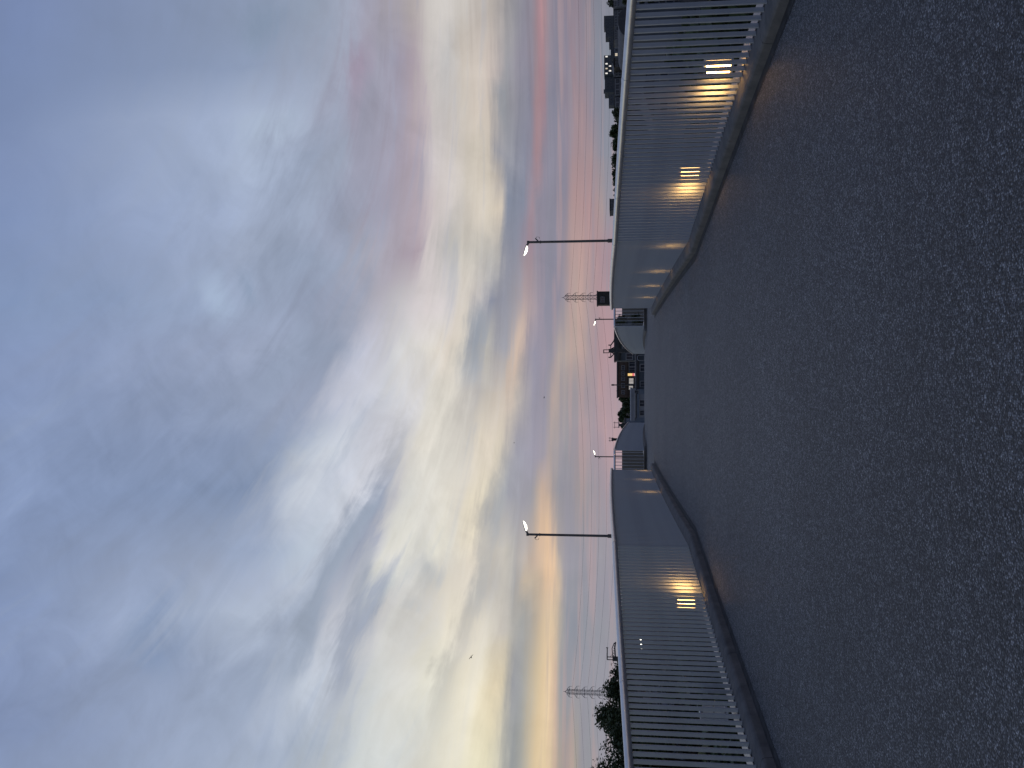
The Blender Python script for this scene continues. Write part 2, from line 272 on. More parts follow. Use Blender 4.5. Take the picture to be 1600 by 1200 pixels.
def put(name, me, parent=None, loc=None, label=None):
    o = bpy.data.objects.new(name, me); C.objects.link(o)
    if parent is not None: o.parent = parent
    if loc is not None: o.location = loc
    if label: o['label'] = label
    return o
def tag(o, label, cat, group=None):
    o['label'] = label; o['category'] = cat
    if group: o['group'] = group
    return o
def thing(name, label, cat, loc=(0,0,0), rz=0, group=None):
    o = put(name, None, None, loc); o.rotation_euler = (0,0,rz); o.empty_display_size = .2
    return tag(o, label, cat, group)
def kind(o, k): o['kind'] = k; return o
def copy_tree(o, parent=None, loc=None, rz=None, label=None):
    c = o.copy(); C.objects.link(c)
    if parent is not None: c.parent = parent
    if loc is not None: c.location = loc
    if rz is not None: c.rotation_euler = (0, 0, rz)
    if label: c['label'] = label
    for ch in list(o.children): copy_tree(ch, c)
    return c
def at(px, py, d):
    """world point seen at photo pixel (px, py) at the distance d ahead"""
    n = (800 - px) / 1420; x = (600 - py) / 1420
    Yf = math.cos(PITCH) - n*math.sin(PITCH); Zf = math.sin(PITCH) + n*math.cos(PITCH)
    return Vector((x/Yf*d, d, EYE + Zf/Yf*d))

# ------------------------------------------------------------------ materials
def mat(name, col, rough=.6, metal=0., spec=.5, build=None):
    mt = bpy.data.materials.new(name); mt.use_nodes = True
    t = mt.node_tree; b = t.nodes['Principled BSDF']
    b.inputs['Base Color'].default_value = (*col, 1); b.inputs['Roughness'].default_value = rough
    b.inputs['Metallic'].default_value = metal; b.inputs['Specular IOR Level'].default_value = spec
    if build: build(t, b)
    return mt
def nz(t, scale, detail=4, rough=.55, coord='Object', vscale=None):
    tc = t.nodes.new('ShaderNodeTexCoord'); n = t.nodes.new('ShaderNodeTexNoise')
    v = tc.outputs[coord]
    if vscale:
        mp = t.nodes.new('ShaderNodeMapping'); mp.inputs['Scale'].default_value = vscale
        t.links.new(v, mp.inputs[0]); v = mp.outputs[0]
    t.links.new(v, n.inputs['Vector'])
    n.inputs['Scale'].default_value = scale; n.inputs['Detail'].default_value = detail; n.inputs['Roughness'].default_value = rough
    return n.outputs[0]
def ramp(t, v, stops):
    r = t.nodes.new('ShaderNodeValToRGB'); e = r.color_ramp.elements
    while len(e) < len(stops): e.new(.5)
    for i, (p, c) in enumerate(stops): e[i].position = p; e[i].color = (*c, 1)
    t.links.new(v, r.inputs[0]); return r.outputs[0]
def vary(c0, c1, scale, lo=.35, hi=.65, detail=4, bump=0., vscale=None, coord='Object', rvar=None):
    def f(t, b):
        n = nz(t, scale, detail, .6, coord, vscale)
        t.links.new(ramp(t, n, [(lo, c0), (hi, c1)]), b.inputs['Base Color'])
        if bump:
            bp = t.nodes.new('ShaderNodeBump'); bp.inputs['Strength'].default_value = bump; bp.inputs['Distance'].default_value = .02
            t.links.new(n, bp.inputs['Height']); t.links.new(bp.outputs[0], b.inputs['Normal'])
        if rvar:
            mr = t.nodes.new('ShaderNodeMapRange'); mr.inputs[3].default_value = rvar[0]; mr.inputs[4].default_value = rvar[1]
            t.links.new(n, mr.inputs[0]); t.links.new(mr.outputs[0], b.inputs['Roughness'])
    return f
def asphalt(t, b):
    tc = t.nodes.new('ShaderNodeTexCoord')
    def vor(scale, feature='F1'):
        v = t.nodes.new('ShaderNodeTexVoronoi'); v.feature = feature; v.inputs['Scale'].default_value = scale
        t.links.new(tc.outputs['Object'], v.inputs['Vector']); return v
    v1 = vor(112); v2 = vor(190)
    sep = t.nodes.new('ShaderNodeSeparateColor'); t.links.new(v1.outputs['Color'], sep.inputs[0])
    stone = ramp(t, sep.outputs[0], [(0., (.018,.020,.025)), (.35, (.050,.054,.063)), (.65, (.115,.122,.134)), (.88, (.22,.235,.255)), (1., (.34,.35,.37))])
    edge = t.nodes.new('ShaderNodeMapRange'); edge.interpolation_type = 'SMOOTHSTEP'
    edge.inputs[1].default_value = .32; edge.inputs[2].default_value = .74; edge.inputs[3].default_value = 1; edge.inputs[4].default_value = .08
    t.links.new(v1.outputs['Distance'], edge.inputs[0])
    m0 = t.nodes.new('ShaderNodeMix'); m0.data_type = 'RGBA'
    m0.inputs[6].default_value = (.010,.0115,.015,1); t.links.new(edge.outputs[0], m0.inputs[0]); t.links.new(stone, m0.inputs[7])
    v3 = vor(30); sep3 = t.nodes.new('ShaderNodeSeparateColor'); t.links.new(v3.outputs['Color'], sep3.inputs[0])
    mx3 = t.nodes.new('ShaderNodeMath'); mx3.operation = 'ADD'
    hf = t.nodes.new('ShaderNodeMath'); hf.operation = 'MULTIPLY'; hf.inputs[1].default_value = .5; t.links.new(sep3.outputs[1], hf.inputs[0])
    hg = t.nodes.new('ShaderNodeMath'); hg.operation = 'MULTIPLY'; hg.inputs[1].default_value = .5; t.links.new(nz(t, 34, 5, .7), hg.inputs[0])
    t.links.new(hf.outputs[0], mx3.inputs[0]); t.links.new(hg.outputs[0], mx3.inputs[1])
    grit = ramp(t, mx3.outputs[0], [(.22, (.62,.62,.63)), (.5, (1.,1.,1.)), (.78, (1.5,1.5,1.49))])
    m1 = t.nodes.new('ShaderNodeMix'); m1.data_type = 'RGBA'; m1.blend_type = 'MULTIPLY'; m1.inputs[0].default_value = 1
    t.links.new(m0.outputs[2], m1.inputs[6]); t.links.new(grit, m1.inputs[7])
    big = nz(t, .55, 5, .6)
    pat = ramp(t, big, [(.35, (.74,.745,.77)), (.68, (.97,.97,.98))])
    m2 = t.nodes.new('ShaderNodeMix'); m2.data_type = 'RGBA'; m2.blend_type = 'MULTIPLY'; m2.inputs[0].default_value = 1
    t.links.new(m1.outputs[2], m2.inputs[6]); t.links.new(pat, m2.inputs[7])
    t.links.new(m2.outputs[2], b.inputs['Base Color'])
    ad = t.nodes.new('ShaderNodeMath'); ad.operation = 'MULTIPLY_ADD'; ad.inputs[1].default_value = -1; 
    t.links.new(v1.outputs['Distance'], ad.inputs[0])
    h2 = t.nodes.new('ShaderNodeMath'); h2.operation = 'MULTIPLY'; h2.inputs[1].default_value = -.35
    t.links.new(v2.outputs['Distance'], h2.inputs[0]); t.links.new(h2.outputs[0], ad.inputs[2])
    bp = t.nodes.new('ShaderNodeBump'); bp.inputs['Strength'].default_value = .9; bp.inputs['Distance'].default_value = .009
    t.links.new(ad.outputs[0], bp.inputs['Height']); t.links.new(bp.outputs[0], b.inputs['Normal'])
def emit(name, col, strength, build=None):
    mt = bpy.data.materials.new(name); mt.use_nodes = True
    t = mt.node_tree; b = t.nodes['Principled BSDF']
    b.inputs['Base Color'].default_value = (.8,.8,.8,1)
    b.inputs['Emission Color'].default_value = (*col, 1); b.inputs['Emission Strength'].default_value = strength
    return mt

ASPH = mat('asphalt', (.06,.06,.065), .62, 0, .45, asphalt)
CONC = mat('kerb_concrete', (.2,.19,.18), .85, 0, .3, vary((.058,.060,.065), (.115,.115,.117), 5, .3, .7, 8, .4))
KERBSHADE = mat('painted_kerb_shade', (.02,.02,.022), .8, 0, .3, vary((.012,.0125,.014), (.045,.045,.047), 7, .35, .7, 8, .3))  # dark mottled colour standing in for the shade at the kerb foot
GIRD = mat('girder_concrete', (.3,.3,.3), .85, 0, .3, vary((.2,.2,.2), (.3,.3,.29), 1.2, .3, .7, 6))
RAIL = mat('painted_aluminium', (.3,.31,.33), .42, .55, .5, vary((.28,.315,.37), (.35,.39,.45), 2.2, .3, .7, 5, 0, None, 'Object', (.36,.5)))
BASE = mat('pale_aluminium', (.4,.4,.42), .45, .5, .5, vary((.17,.17,.18), (.24,.24,.25), 4))
PIPE = mat('handrail_metal', (.55,.56,.58), .3, .75, .5, vary((.50,.51,.53), (.62,.63,.65), 5, .3, .7, 5, 0, None, 'Object', (.26,.4)))
DARK = mat('dark_metal', (.03,.032,.036), .5, .4, .5, vary((.024,.026,.03), (.045,.047,.05), 4))
POLE = mat('lamp_post_paint', (.06,.062,.07), .4, .3, .5, vary((.045,.047,.055), (.075,.077,.085), 6))
LATT = mat('galvanised_lattice', (.14,.14,.16), .6, .5, .5, vary((.11,.11,.125), (.17,.17,.185), .3))
WIRE = mat('cable', (.07,.07,.08), .6, 0, .4, vary((.06,.06,.07), (.09,.09,.1), .1))
WARM = emit('warm_lamp_glass', (1., .52, .15), 26)
WARM2 = emit('dimmer_warm_lamp_glass', (1., .52, .15), 11)
LAMP = emit('street_lamp_glass', (1., .95, .80), 3.2)
OFFG = mat('unlit_lamp_glass', (.45,.45,.43), .25, 0, .5, vary((.42,.42,.40), (.5,.5,.48), 20))
SOIL = mat('street_ground', (.014,.015,.015), .95, 0, .1, vary((.008,.010,.009), (.02,.021,.021), .06, .35, .65, 8))
LEAF = mat('dark_leaves', (.035,.05,.02), .6, 0, .3, vary((.016,.028,.010), (.055,.075,.03), .8, .3, .7, 5))
LEAF2 = mat('grey_green_leaves', (.035,.045,.025), .6, 0, .3, vary((.018,.026,.014), (.05,.062,.032), .5, .3, .7, 5))
BARK = mat('bark', (.05,.04,.03), .9, 0, .2, vary((.035,.028,.02), (.075,.06,.045), 6))
BROWN = mat('brown_tile_wall', (.10,.065,.045), .8, 0, .3, vary((.05,.034,.027), (.085,.058,.044), 1.4, .3, .7, 6))
SLATE = mat('slate_wall', (.05,.06,.075), .8, 0, .3, vary((.04,.05,.062), (.075,.085,.10), .7, .3, .7, 6))
BLUEW = mat('blue_grey_wall', (.16,.19,.24), .75, 0, .3, vary((.09,.11,.145), (.14,.165,.205), .8, .3, .7, 6))
PALE = mat('pale_render', (.30,.30,.33), .8, 0, .3, vary((.15,.16,.18), (.23,.235,.26), .6, .3, .7, 6))
ROWH = mat('row_house_wall', (.15,.155,.175), .8, 0, .3, vary((.11,.115,.135), (.18,.185,.20), .6, .3, .7, 6))
TEAL = mat('dark_apartment_wall', (.05,.06,.07), .8, 0, .3, vary((.038,.048,.056), (.07,.08,.09), .3, .3, .7, 6))
BLACKB = mat('near_black_cladding', (.02,.018,.016), .6, 0, .4, vary((.015,.014,.013), (.032,.028,.025), 1.5))
ROOFM = mat('dark_roof', (.05,.05,.055), .7, 0, .3, vary((.035,.036,.042), (.07,.07,.075), 1.1))
GLASS = mat('dark_glass', (.025,.03,.04), .12, 0, .6, vary((.018,.022,.03), (.035,.042,.055), .9))
FRAME = mat('window_frame', (.2,.2,.21), .6, 0, .4, vary((.16,.16,.17), (.24,.24,.25), 3))
WINLIT = emit('lit_window', (1., .80, .48), .55)
WINDIM = emit('dim_shop_window', (1., .84, .62), .28)
WINLIT2 = emit('bright_window', (1., .93, .8), .9)
SIGNY = emit('sign_yellow', (1., .60, .10), .9)
SIGNR = emit('sign_red', (1., .10, .05), .7)
SIGNW = emit('sign_white', (1., .85, .75), .9)
BIRDM = mat('bird_feathers', (.03,.03,.035), .8, 0, .2, vary((.02,.02,.024), (.05,.05,.055), 8))

# ------------------------------------------------------------------ the bridge
CRV = .00079
def zd(y):
    if y < 95: return 8 - CRV * (y - 29) ** 2
    z95 = 8 - CRV * 66 ** 2
    return max(.05, z95 - 2*CRV*66*(y - 95))
def smooth01(a, b, x):
    t = max(0, min(1, (x-a)/(b-a))); return t*t*(3-2*t)
CX = -.12
KINK, SL = 14.15, .157            # where the rails bend, and how much the near part flares
def edge(y, sgn):
    """x of the inner kerb foot"""
    if y < -4: w = 2.12 + SL*(KINK+4) - SL*(-4-y)
    elif y < KINK: w = 2.12 + SL*(KINK-y)
    else: w = 2.12
    w = max(w, 2.12)
    return CX + sgn*w - (.05 if sgn < 0 else 0)
BAY0, BAY1, BAYW = 26.6, 35.1, 4.9

ys = [-16 + .5*i for i in range(90)]
ys = [y for y in ys if y < BAY0] + [BAY0]
rows_y = ys + [BAY0+.001, 28, 29.5, 31, 32.5, 34, BAY1-.001, BAY1] + [35.75 + 1.0*i for i in range(104)]
top, side = [], []
def outer(y):
    l, r = edge(y, -1)-.47, edge(y, 1)+.47
    if BAY0 < y < BAY1: l, r = -BAYW-.25, BAYW+.05
    return l, r
deck = MB()
for y in rows_y:
    l, r = outer(y)
    n = 25
    xs = [l + (r-l)*k/(n-1) for k in range(n)]
    top.append([(x, y, zd(y) - .03*min(1, ((x-CX)/2.4)**2)) for x in xs])
deck.grid(top)
o = deck.build('footbridge_deck', ASPH); kind(o, 'structure')
gd = MB()
for i in range(len(rows_y)-1):
    y0, y1 = rows_y[i], rows_y[i+1]
    l0, r0 = outer(y0); l1, r1 = outer(y1); z0, z1 = zd(y0)-.045, zd(y1)-.045
    t_ = .55
    for (a0, a1, flip) in ((l0, l1, 0), (r0, r1, 1)):
        q = [(a0,y0,z0),(a1,y1,z1),(a1,y1,z1-t_),(a0,y0,z0-t_)]
        gd.add(q, [(0,1,2,3) if flip else (3,2,1,0)])
    gd.add([(l0,y0,z0-t_),(r0,y0,z0-t_),(r1,y1,z1-t_),(l1,y1,z1-t_)], [(3,2,1,0)])
o = gd.build('bridge_girder', GIRD); kind(o, 'structure')
for i, y in enumerate((-8, 30.8, 66)):
    p = MB(); p.tube([(CX, y, -.5), (CX, y, zd(y)-.58)], .8, 20); p.obox((CX, y, zd(y)-.85), (2.0,0,0), (0,.6,0), (0,0,.27))
    tag(p.build('bridge_pier', GIRD), ['round concrete bridge pier under the near end', 'round concrete bridge pier under the middle bay', 'round concrete bridge pier under the far ramp'][i], 'pier', 'piers under the footbridge')

# kerbs: swept profile laid in two metre lengths
def kerb(path, side_sign, name='kerb'):
    """path: list of (x, y); outward is the side away from the walkway"""
    b = MB()
    prof = [(.0, -.05), (.008, .045), (.018, .062), (.045, .074), (.10, .080), (.45, .084), (.45, -.05)]
    for (x0, y0), (x1, y1) in zip(path[:-1], path[1:]):
        d = Vector((x1-x0, y1-y0, 0)); Ln = d.length; d.normalize()
        nrm = Vector((d.y, -d.x, 0)) * side_sign
        k = max(1, round(Ln/2.0)); gap = .004
        for j in range(k):
            a0, a1 = Ln*j/k + gap, Ln*(j+1)/k - gap
            rows = []
            m_ = max(2, int((a1-a0)/.5)+1)
            for q in range(m_+1):
                a = a0 + (a1-a0)*q/m_
                p = Vector((x0, y0, 0)) + d*a
                rows.append([p + nrm*u + Vector((0,0,zd(p.y)+w)) for u, w in prof])
            b.grid(rows if side_sign < 0 else [list(reversed(r)) for r in rows])
            for r_ in (rows[0], rows[-1]): b.add(r_, [tuple(range(len(prof)))])
    o = b.build(name, CONC); kind(o, 'structure'); return o
KR = edge(15, 1); KL = edge(15, -1)
kerb([(edge(-4,1), -4), (edge(KINK,1), KINK), (KR, BAY0)], 1)
kerb([(edge(-4,-1), -4), (edge(KINK,-1), KINK), (KL, BAY0)], -1)
RX, LX = KR + .02, KL - .05
kerb([(RX, BAY1), (RX, 67.4)], 1)
kerb([(LX, BAY1), (LX, 60.2)], -1)
kerb([(BAYW-.25, BAY1-.02), (RX+.28, BAY1-.02)], 1)
kerb([(-BAYW, BAY1-.02), (LX-.28, BAY1-.02)], -1)

def kerb_foot_shade(path, side_sign):  # thin dark strip on the deck, paints the shadow line along the kerb foot
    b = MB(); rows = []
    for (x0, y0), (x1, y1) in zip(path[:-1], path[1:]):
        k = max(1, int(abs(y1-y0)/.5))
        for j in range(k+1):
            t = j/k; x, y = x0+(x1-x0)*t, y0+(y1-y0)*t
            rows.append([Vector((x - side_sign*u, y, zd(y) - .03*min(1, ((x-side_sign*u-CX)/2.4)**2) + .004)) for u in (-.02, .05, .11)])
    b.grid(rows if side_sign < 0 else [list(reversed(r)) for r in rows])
    kind(b.build('kerb_foot_shade', KERBSHADE), 'structure')
kerb_foot_shade([(edge(-4,1), -4), (edge(KINK,1), KINK), (KR, BAY0)], 1)
kerb_foot_shade([(edge(-4,-1), -4), (edge(KINK,-1), KINK), (KL, BAY0)], -1)

# ---- railings: handrail pipe, flat upright bars, bottom rail
TOPZ, BARTOP, BARBOT = 1.208, 1.185, .082
bar_me = {}
def bar_mesh(h):
    if h not in bar_me:
        b = MB()
        x, y = .0092, .0215          # thin along the rail, deep across it
        vs = []
        for z in (0, h):
            vs += [(-x, -y+.004, z), (-x+.003, -y, z), (x-.003, -y, z), (x, -y+.004, z), (x, y-.004, z), (x-.003, y, z), (-x+.003, y, z), (-x, y-.004, z)]
        fs = [(k, (k+1) % 8, 8+(k+1) % 8, 8+k) for k in range(8)] + [tuple(range(7,-1,-1)), tuple(range(8,16))]
        b.add(vs, fs)
        me = b.mesh('bar'); me.materials.append(RAIL); bar_me[h] = me
    return bar_me[h]
def railing(p0, p1, side, label, spacing=.125, sleeves=(), name='railing'):
    """p0, p1: plan points of the rail's centre line; side: outward normal sign"""
    a, b_ = Vector((*p0, 0)), Vector((*p1, 0))
    d = (b_-a); Ln = d.length; d.normalize(); nrm = Vector((d.y, -d.x, 0))*side
    base = Vector((a.x, a.y, zd(a.y)))
    root = thing(name, label, 'railing', base, 0, 'railings along the footbridge')
    def P(t, u=0., z=0.):
        p = a + d*t + nrm*u
        return Vector((p.x, p.y, zd(a.y + d.y*t) + z)) - base
    K = max(2, int(Ln/.5))
    hp = MB(); hp.tube([P(Ln*k/K, -.022, TOPZ) for k in range(K+1)], .040, 18)
    hp.build('handrail', PIPE, root)
    for t in sleeves:
        s_ = MB(); s_.tube([P(t-.045, -.022, TOPZ), P(t+.045, -.022, TOPZ)], .0425, 18); s_.build('joint_sleeve', PIPE, root)
    br = MB()
    for k in range(K):
        t0, t1 = Ln*k/K, Ln*(k+1)/K
        for mb, u0, u1, z0, z1 in ((br, .026, .21, BARBOT+.003, BARBOT+.011),):
            mb.add([P(t0,u0,z0),P(t1,u0,z0),P(t1,u1,z0),P(t0,u1,z0),P(t0,u0,z1),P(t1,u0,z1),P(t1,u1,z1),P(t0,u1,z1)],
                   [(0,3,2,1),(4,5,6,7),(0,1,5,4),(2,3,7,6)])
    br.build('base_plate', BASE, root)
    n = int((Ln-.04)/spacing)
    rz = math.atan2(d.y, d.x)
    me = bar_mesh(round(BARTOP-BARBOT-.004, 3))
    for k in range(n+1):
        t = .02 + spacing*k
        o = put('bar', me, root, P(t, 0, BARBOT)); o.rotation_euler = (0, 0, rz)
    return root
OFF = .205                                            # rail centre line outside the kerb foot
def er(y): return edge(y, 1)+OFF
def elf(y): return edge(y, -1)-OFF
railing((er(4.2), 4.2), (er(KINK), KINK), 1, 'near right railing with slatted bars, flaring out toward the viewer, warm lamps behind it', sleeves=(4.85, 8.1))
railing((elf(4.2), 4.2), (elf(KINK), KINK), -1, 'near left railing with slatted bars, flaring out toward the viewer in front of the tree', sleeves=(5.6,))
railing((KR+OFF, KINK+.02), (KR+OFF, 20.4), 1, 'straight right railing just beyond the bend, below the tall lamp', sleeves=(1.6,))
railing((KR+OFF, 20.42), (KR+OFF, BAY0-.05), 1, 'straight right railing ending at the right bay')
railing((KL-OFF, KINK+.02), (KL-OFF, 20.4), -1, 'straight left railing just beyond the bend, below the tall lamp', sleeves=(.6, 5.0))
railing((KL-OFF, 20.42), (KL-OFF, BAY0-.05), -1, 'straight left railing ending at the left bay')
# bay railings
bx = BAYW-.15
railing((KR+OFF+.05, BAY0+.03), (bx, BAY0+.03), 1, 'short railing turning outward at the near side of the right bay').location.z -= .075
railing((-bx-.2, BAY0+.03), (KL-OFF-.05, BAY0+.03), 1, 'short railing turning outward at the near side of the left bay').location.z -= .075
railing((bx, BAY0+.08), (bx, BAY1-.03), 1, 'outer railing of the right bay beside the lamp post').location.z -= .075
railing((-bx-.2, BAY0+.08), (-bx-.2, BAY1-.03), -1, 'outer railing of the left bay beside the lamp post').location.z -= .075
railing((bx-.05, BAY1+.12), (RX+OFF+.02, BAY1+.12), -1, 'cross railing with open bars facing the viewer at the far side of the right bay')
railing((-bx-.15, BAY1+.12), (LX-OFF-.02, BAY1+.12), 1, 'cross railing with open bars facing the viewer at the far side of the left bay')
# ramp railings
for i, (y0, y1) in enumerate(((BAY1+.14, 45.7), (45.74, 56.4), (56.44, 67.2))):
    wd = ('first', 'middle', 'last')[i]
    railing((RX+OFF, y0), (RX+OFF, y1), 1, '%s length of the right railing sinking with the ramp past the bay' % wd)
for i, (y0, y1) in enumerate(((BAY1+.14, 42.9), (42.94, 51.2), (51.24, 60.0))):
    wd = ('first', 'middle', 'last')[i]
    railing((LX-OFF, y0), (LX-OFF, y1), -1, '%s length of the left railing sinking with the ramp past the bay' % wd)
# hoop barrier at the end of the right ramp railing
hb = MB(); z0 = zd(67.8)
for zz in (0,):
    hb.tube([(RX+.1,67.8,z0), (RX+.1,67.8,z0+.80), (RX+.02,67.8,z0+.9), (RX-.18,67.8,z0+.9), (RX-.28,67.8,z0+.82), (RX-.28,67.8,z0)], .028, 8)
    hb.tube([(RX+.1,67.8,z0+.4), (RX-.28,67.8,z0+.4)], .02, 8)
tag(hb.build('hoop_barrier', PALE), 'pale hoop barrier at the end of the right ramp railing', 'barrier')

# ---- low lamps fixed behind the bars
def rail_light(y, sgn, label, lit):
    x = (er(y) if sgn > 0 else elf(y))
    ang = math.atan(SL) if y < KINK else 0.
    off = .135
    o = thing('rail_lamp', label, 'lamp', (x + sgn*off, y, zd(y)+.175), 0, 'low lamps behind the bridge railings')
    o.rotation_euler = (0, 0, (-math.pi/2 + ang) if sgn > 0 else (math.pi/2 - ang))
    h = MB(); h.box(-.08, .08, .035, .06, -.02, .26); h.box(-.075, .075, -.035, .035, -.02, .005); h.box(-.075, .075, .0, .035, .245, .26)
    h.box(-.004, .004, .06, .07, -.09, -.02)
    h.build('housing', RAIL, o)
    g = MB(); g.box(-.04, .04, -.045, .033, .012, .118); g.box(-.04, .04, -.045, .033, .126, .232)
    g.build('lens', (WARM if y < 14 else WARM2) if lit else OFFG, o)
    return o
for i, (y, lab) in enumerate(((9.15, 'lit low lamp behind the right railing, nearest to the viewer'), (11.8, 'lit low lamp behind the right railing, second from the viewer'),
        (14.4, 'low lamp glowing behind the right railing at its bend'), (17.66, 'low lamp glowing behind the straight right railing, nearest of three'),
        (20.3, 'low lamp glowing behind the straight right railing, middle of three'), (23.0, 'low lamp glowing behind the straight right railing, farthest of three'))):
    rail_light(y, 1, lab, True)
for i, (y, lab, lit) in enumerate(((9.5, 'unlit low lamp behind the left railing', False), (12.3, 'lit low lamp behind the left railing, brightest on that side', True),
        (20.9, 'low lamp glowing behind the straight left railing, nearest of three', True), (23.6, 'low lamp glowing behind the straight left railing, middle of three', True),
        (26.1, 'low lamp glowing behind the straight left railing, farthest of three', True))):
    rail_light(y, -1, lab, lit)

# ------------------------------------------------------------------ street lamps on the bridge
def lamp_post(x, y, zbase, ztop, inward, label, sleeve_top):
    o = thing('street_lamp', label, 'street lamp', (x, y, zbase), 0 if inward > 0 else math.pi, 'tall lamps beside the footbridge')
    H = ztop - zbase
    p = MB(); p.tube([(0,0,0), (0,0,H-.02)], [.044, .038], 14); p.build('post', POLE, o)
    if sleeve_top:
        s_ = MB(); s_.tube([(0,0,0), (0,0,sleeve_top)], .062, 14); s_.tube([(0,0,0), (0,0,.03)], .14, 16); s_.build('base_sleeve', POLE, o)
    cp = MB(); cp.tube([(0,0,H-.045), (0,0,H+.03)], .05, 14); cp.tube([(0,0,H-.01), (.10,0,H+.02)], [.035,.03], 10); cp.build('head_bracket', POLE, o)
    # tilted flat head
    u = Vector((math.cos(R(17)), 0, math.sin(R(17)))); n_ = Vector((-u.z, 0, u.x)); c0 = Vector((.08,0,H+.0))
    hd = MB()
    prof = [(0,.055,.025), (.06,.08,.032), (.2,.088,.034), (.33,.075,.026), (.385,.03,.01)]
    rows = []
    for t, wy, hz in prof:
        c = c0 + u*t + n_*.03
        rows.append([c + Vector((0,wy*math.cos(a),0)) + n_*hz*math.sin(a) for a in [math.pi*k/6 for k in range(7)]])
    hd.grid(rows, True)
    hd.build('lamp_head', POLE, o)
    ln = MB(); rows = []
    for t, wy, hz in ((.05,.05,.02), (.10,.075,.055), (.2,.08,.075), (.30,.07,.055), (.375,.035,.02)):
        c = c0 + u*t + n_*.028
        rows.append([c + Vector((0,wy*math.cos(a),0)) - n_*hz*math.sin(a) for a in [math.pi*k/6 for k in range(7)]])
    ln.grid(rows, True)
    ln.build('diffuser', LAMP, o)
    br = MB(); br.tube([(-.03,0,H-.33), (-.12,0,H-.24)], .02, 8)
    br.tube([(-.12,0,H-.24), (-.17,0,H-.29), (-.16,0,H-.36), (-.11,0,H-.38)], .007, 6)
    br.tube([(0,0,H-.42), (0,0,H-.39)], .05, 12)
    br.build('sensor_bracket', POLE, o)
    return o
def lamp_at(py, d, xtop):
    return at(xtop, py, d)
p = at(825, 378.5, 29.4); q = at(824, 835, 29.4)
lamp_post(p.x, 29.4, zd(29.4), p.z, -1, 'tall lit lamp rising behind the right railing, the nearer of the right pair', 1.36)
lamp_post(q.x, 29.4, zd(29.4), q.z, 1, 'tall lit lamp rising behind the left railing, the nearer of the left pair', 1.36)
p = at(930.5, 499, 65); q = at(930, 713.5, 65)
lamp_post(p.x, 65, 0, p.z, -1, 'small distant lit lamp above the cross railing on the right', 0)
lamp_post(q.x, 65, 0, q.z, 1, 'small distant lit lamp above the cross railing on the left', 0)
# a street lamp down in the street, seen through the left bars
sl = thing('street_lamp', 'distant white street lamp down in the street, glimpsed through the left bars', 'street lamp', (-17.6, 60, 0))
b = MB(); b.tube([(0,0,0),(0,0,7.4),(.1,0,7.55),(.5,0,7.65)], .05, 8); b.build('post', POLE, sl)
b = MB(); b.obox((.6,0,7.62), (.28,0,.03), (0,.1,0), (0,0,.05)); b.build('diffuser', LAMP, sl)

# ------------------------------------------------------------------ ground
def gz(x, y):
    return 0.0
g = MB(); rows = []
radii = [0, 15, 30, 50, 80, 110, 130, 150, 175, 200, 230, 260, 300, 340, 500, 900, 1800, 3500, 7000]
NA = 48
for r in radii:
    rows.append([(r*math.cos(2*math.pi*k/NA), r*math.sin(2*math.pi*k/NA), gz(r,0)) for k in range(NA+1)])
g.grid(rows)
o = g.build('ground', SOIL); kind(o, 'structure')

# ------------------------------------------------------------------ trees
def tree(x, y, h, wid, label, nleaf, leaf, seed, matl=None, trunk_h=.3, name='tree', group=None, flat=1.0, z=None):
    rnd = random.Random(seed)
    z = gz(x, y) if z is None else z
    root = thing(name, label, 'tree', (x, y, z), 0, group)
    t = MB()
    top_ = Vector((rnd.uniform(-.3,.3), rnd.uniform(-.3,.3), h*.8))
    t.tube([(0,0,-.3), (0.05,0,h*trunk_h), tuple(top_)], [h*.028, h*.02, h*.005], 8)
    clumps = []
    nc = max(7, int(wid*h/3))
    nc = min(nc, 34)
    for k in range(nc):
        fz = rnd.random()**.8
        zc = h*(trunk_h*.75 + (1-trunk_h*.75)*fz*.9)
        prof = math.sin(math.pi*min(1, .2 + fz*.72))**.6
        a = rnd.uniform(0, 2*math.pi); rr = wid/2*prof*rnd.uniform(.25, .9)
        c = Vector((rr*math.cos(a), rr*math.sin(a)*flat, zc)); s_ = wid*rnd.uniform(.11, .2)
        clumps.append((c, s_))
        b0 = Vector((0.05, 0, h*(trunk_h*.6 + .5*fz*(1-trunk_h))))
        t.tube([b0, (b0+c)/2 + Vector((0,0,-.1)), c], [h*.009, h*.006, h*.002], 5, False)
    t.build('trunk', BARK, root)
    cr = MB()
    for i in range(nleaf):
        c, s_ = clumps[rnd.randrange(nc)]
        d = Vector((rnd.gauss(0,1), rnd.gauss(0,1), rnd.gauss(0,.85)))
        d = d.normalized() * (rnd.random()**.45) * s_ * rnd.uniform(.7, 1.35)
        p_ = c + d
        u = Vector((rnd.gauss(0,1), rnd.gauss(0,1), rnd.gauss(0,.6))).normalized()
        v = u.cross(Vector((rnd.gauss(0,1), rnd.gauss(0,1), rnd.gauss(0,1)))).normalized()
        l = leaf*rnd.uniform(.6, 1.35)
        cr.add([p_ - u*l, p_ + v*l*.5, p_ + u*l, p_ - v*l*.5], [(0,1,2,3)])
    zm = sorted(v[2] for v in cr.v)[int(len(cr.v)*.998)]
    cr.v = [(x_, y_, z_*h/zm) for x_, y_, z_ in cr.v]
    cr.build('crown', matl or LEAF, root)
    return root
G1 = 'trees beyond the left railing'
p = at(930, 1190, 44); tree(p.x, 44, p.z-gz(p.x,44)+.1, 5.6, 'tallest dark tree above the left railing at the edge of the view', 34000, .085, 3, trunk_h=.2, group=G1)
p = at(937, 1130, 47); tree(p.x, 47, p.z-gz(p.x,47)+.1, 4.8, 'dark tree in front of the left pylon above the left railing', 28000, .085, 4, trunk_h=.2, group=G1)
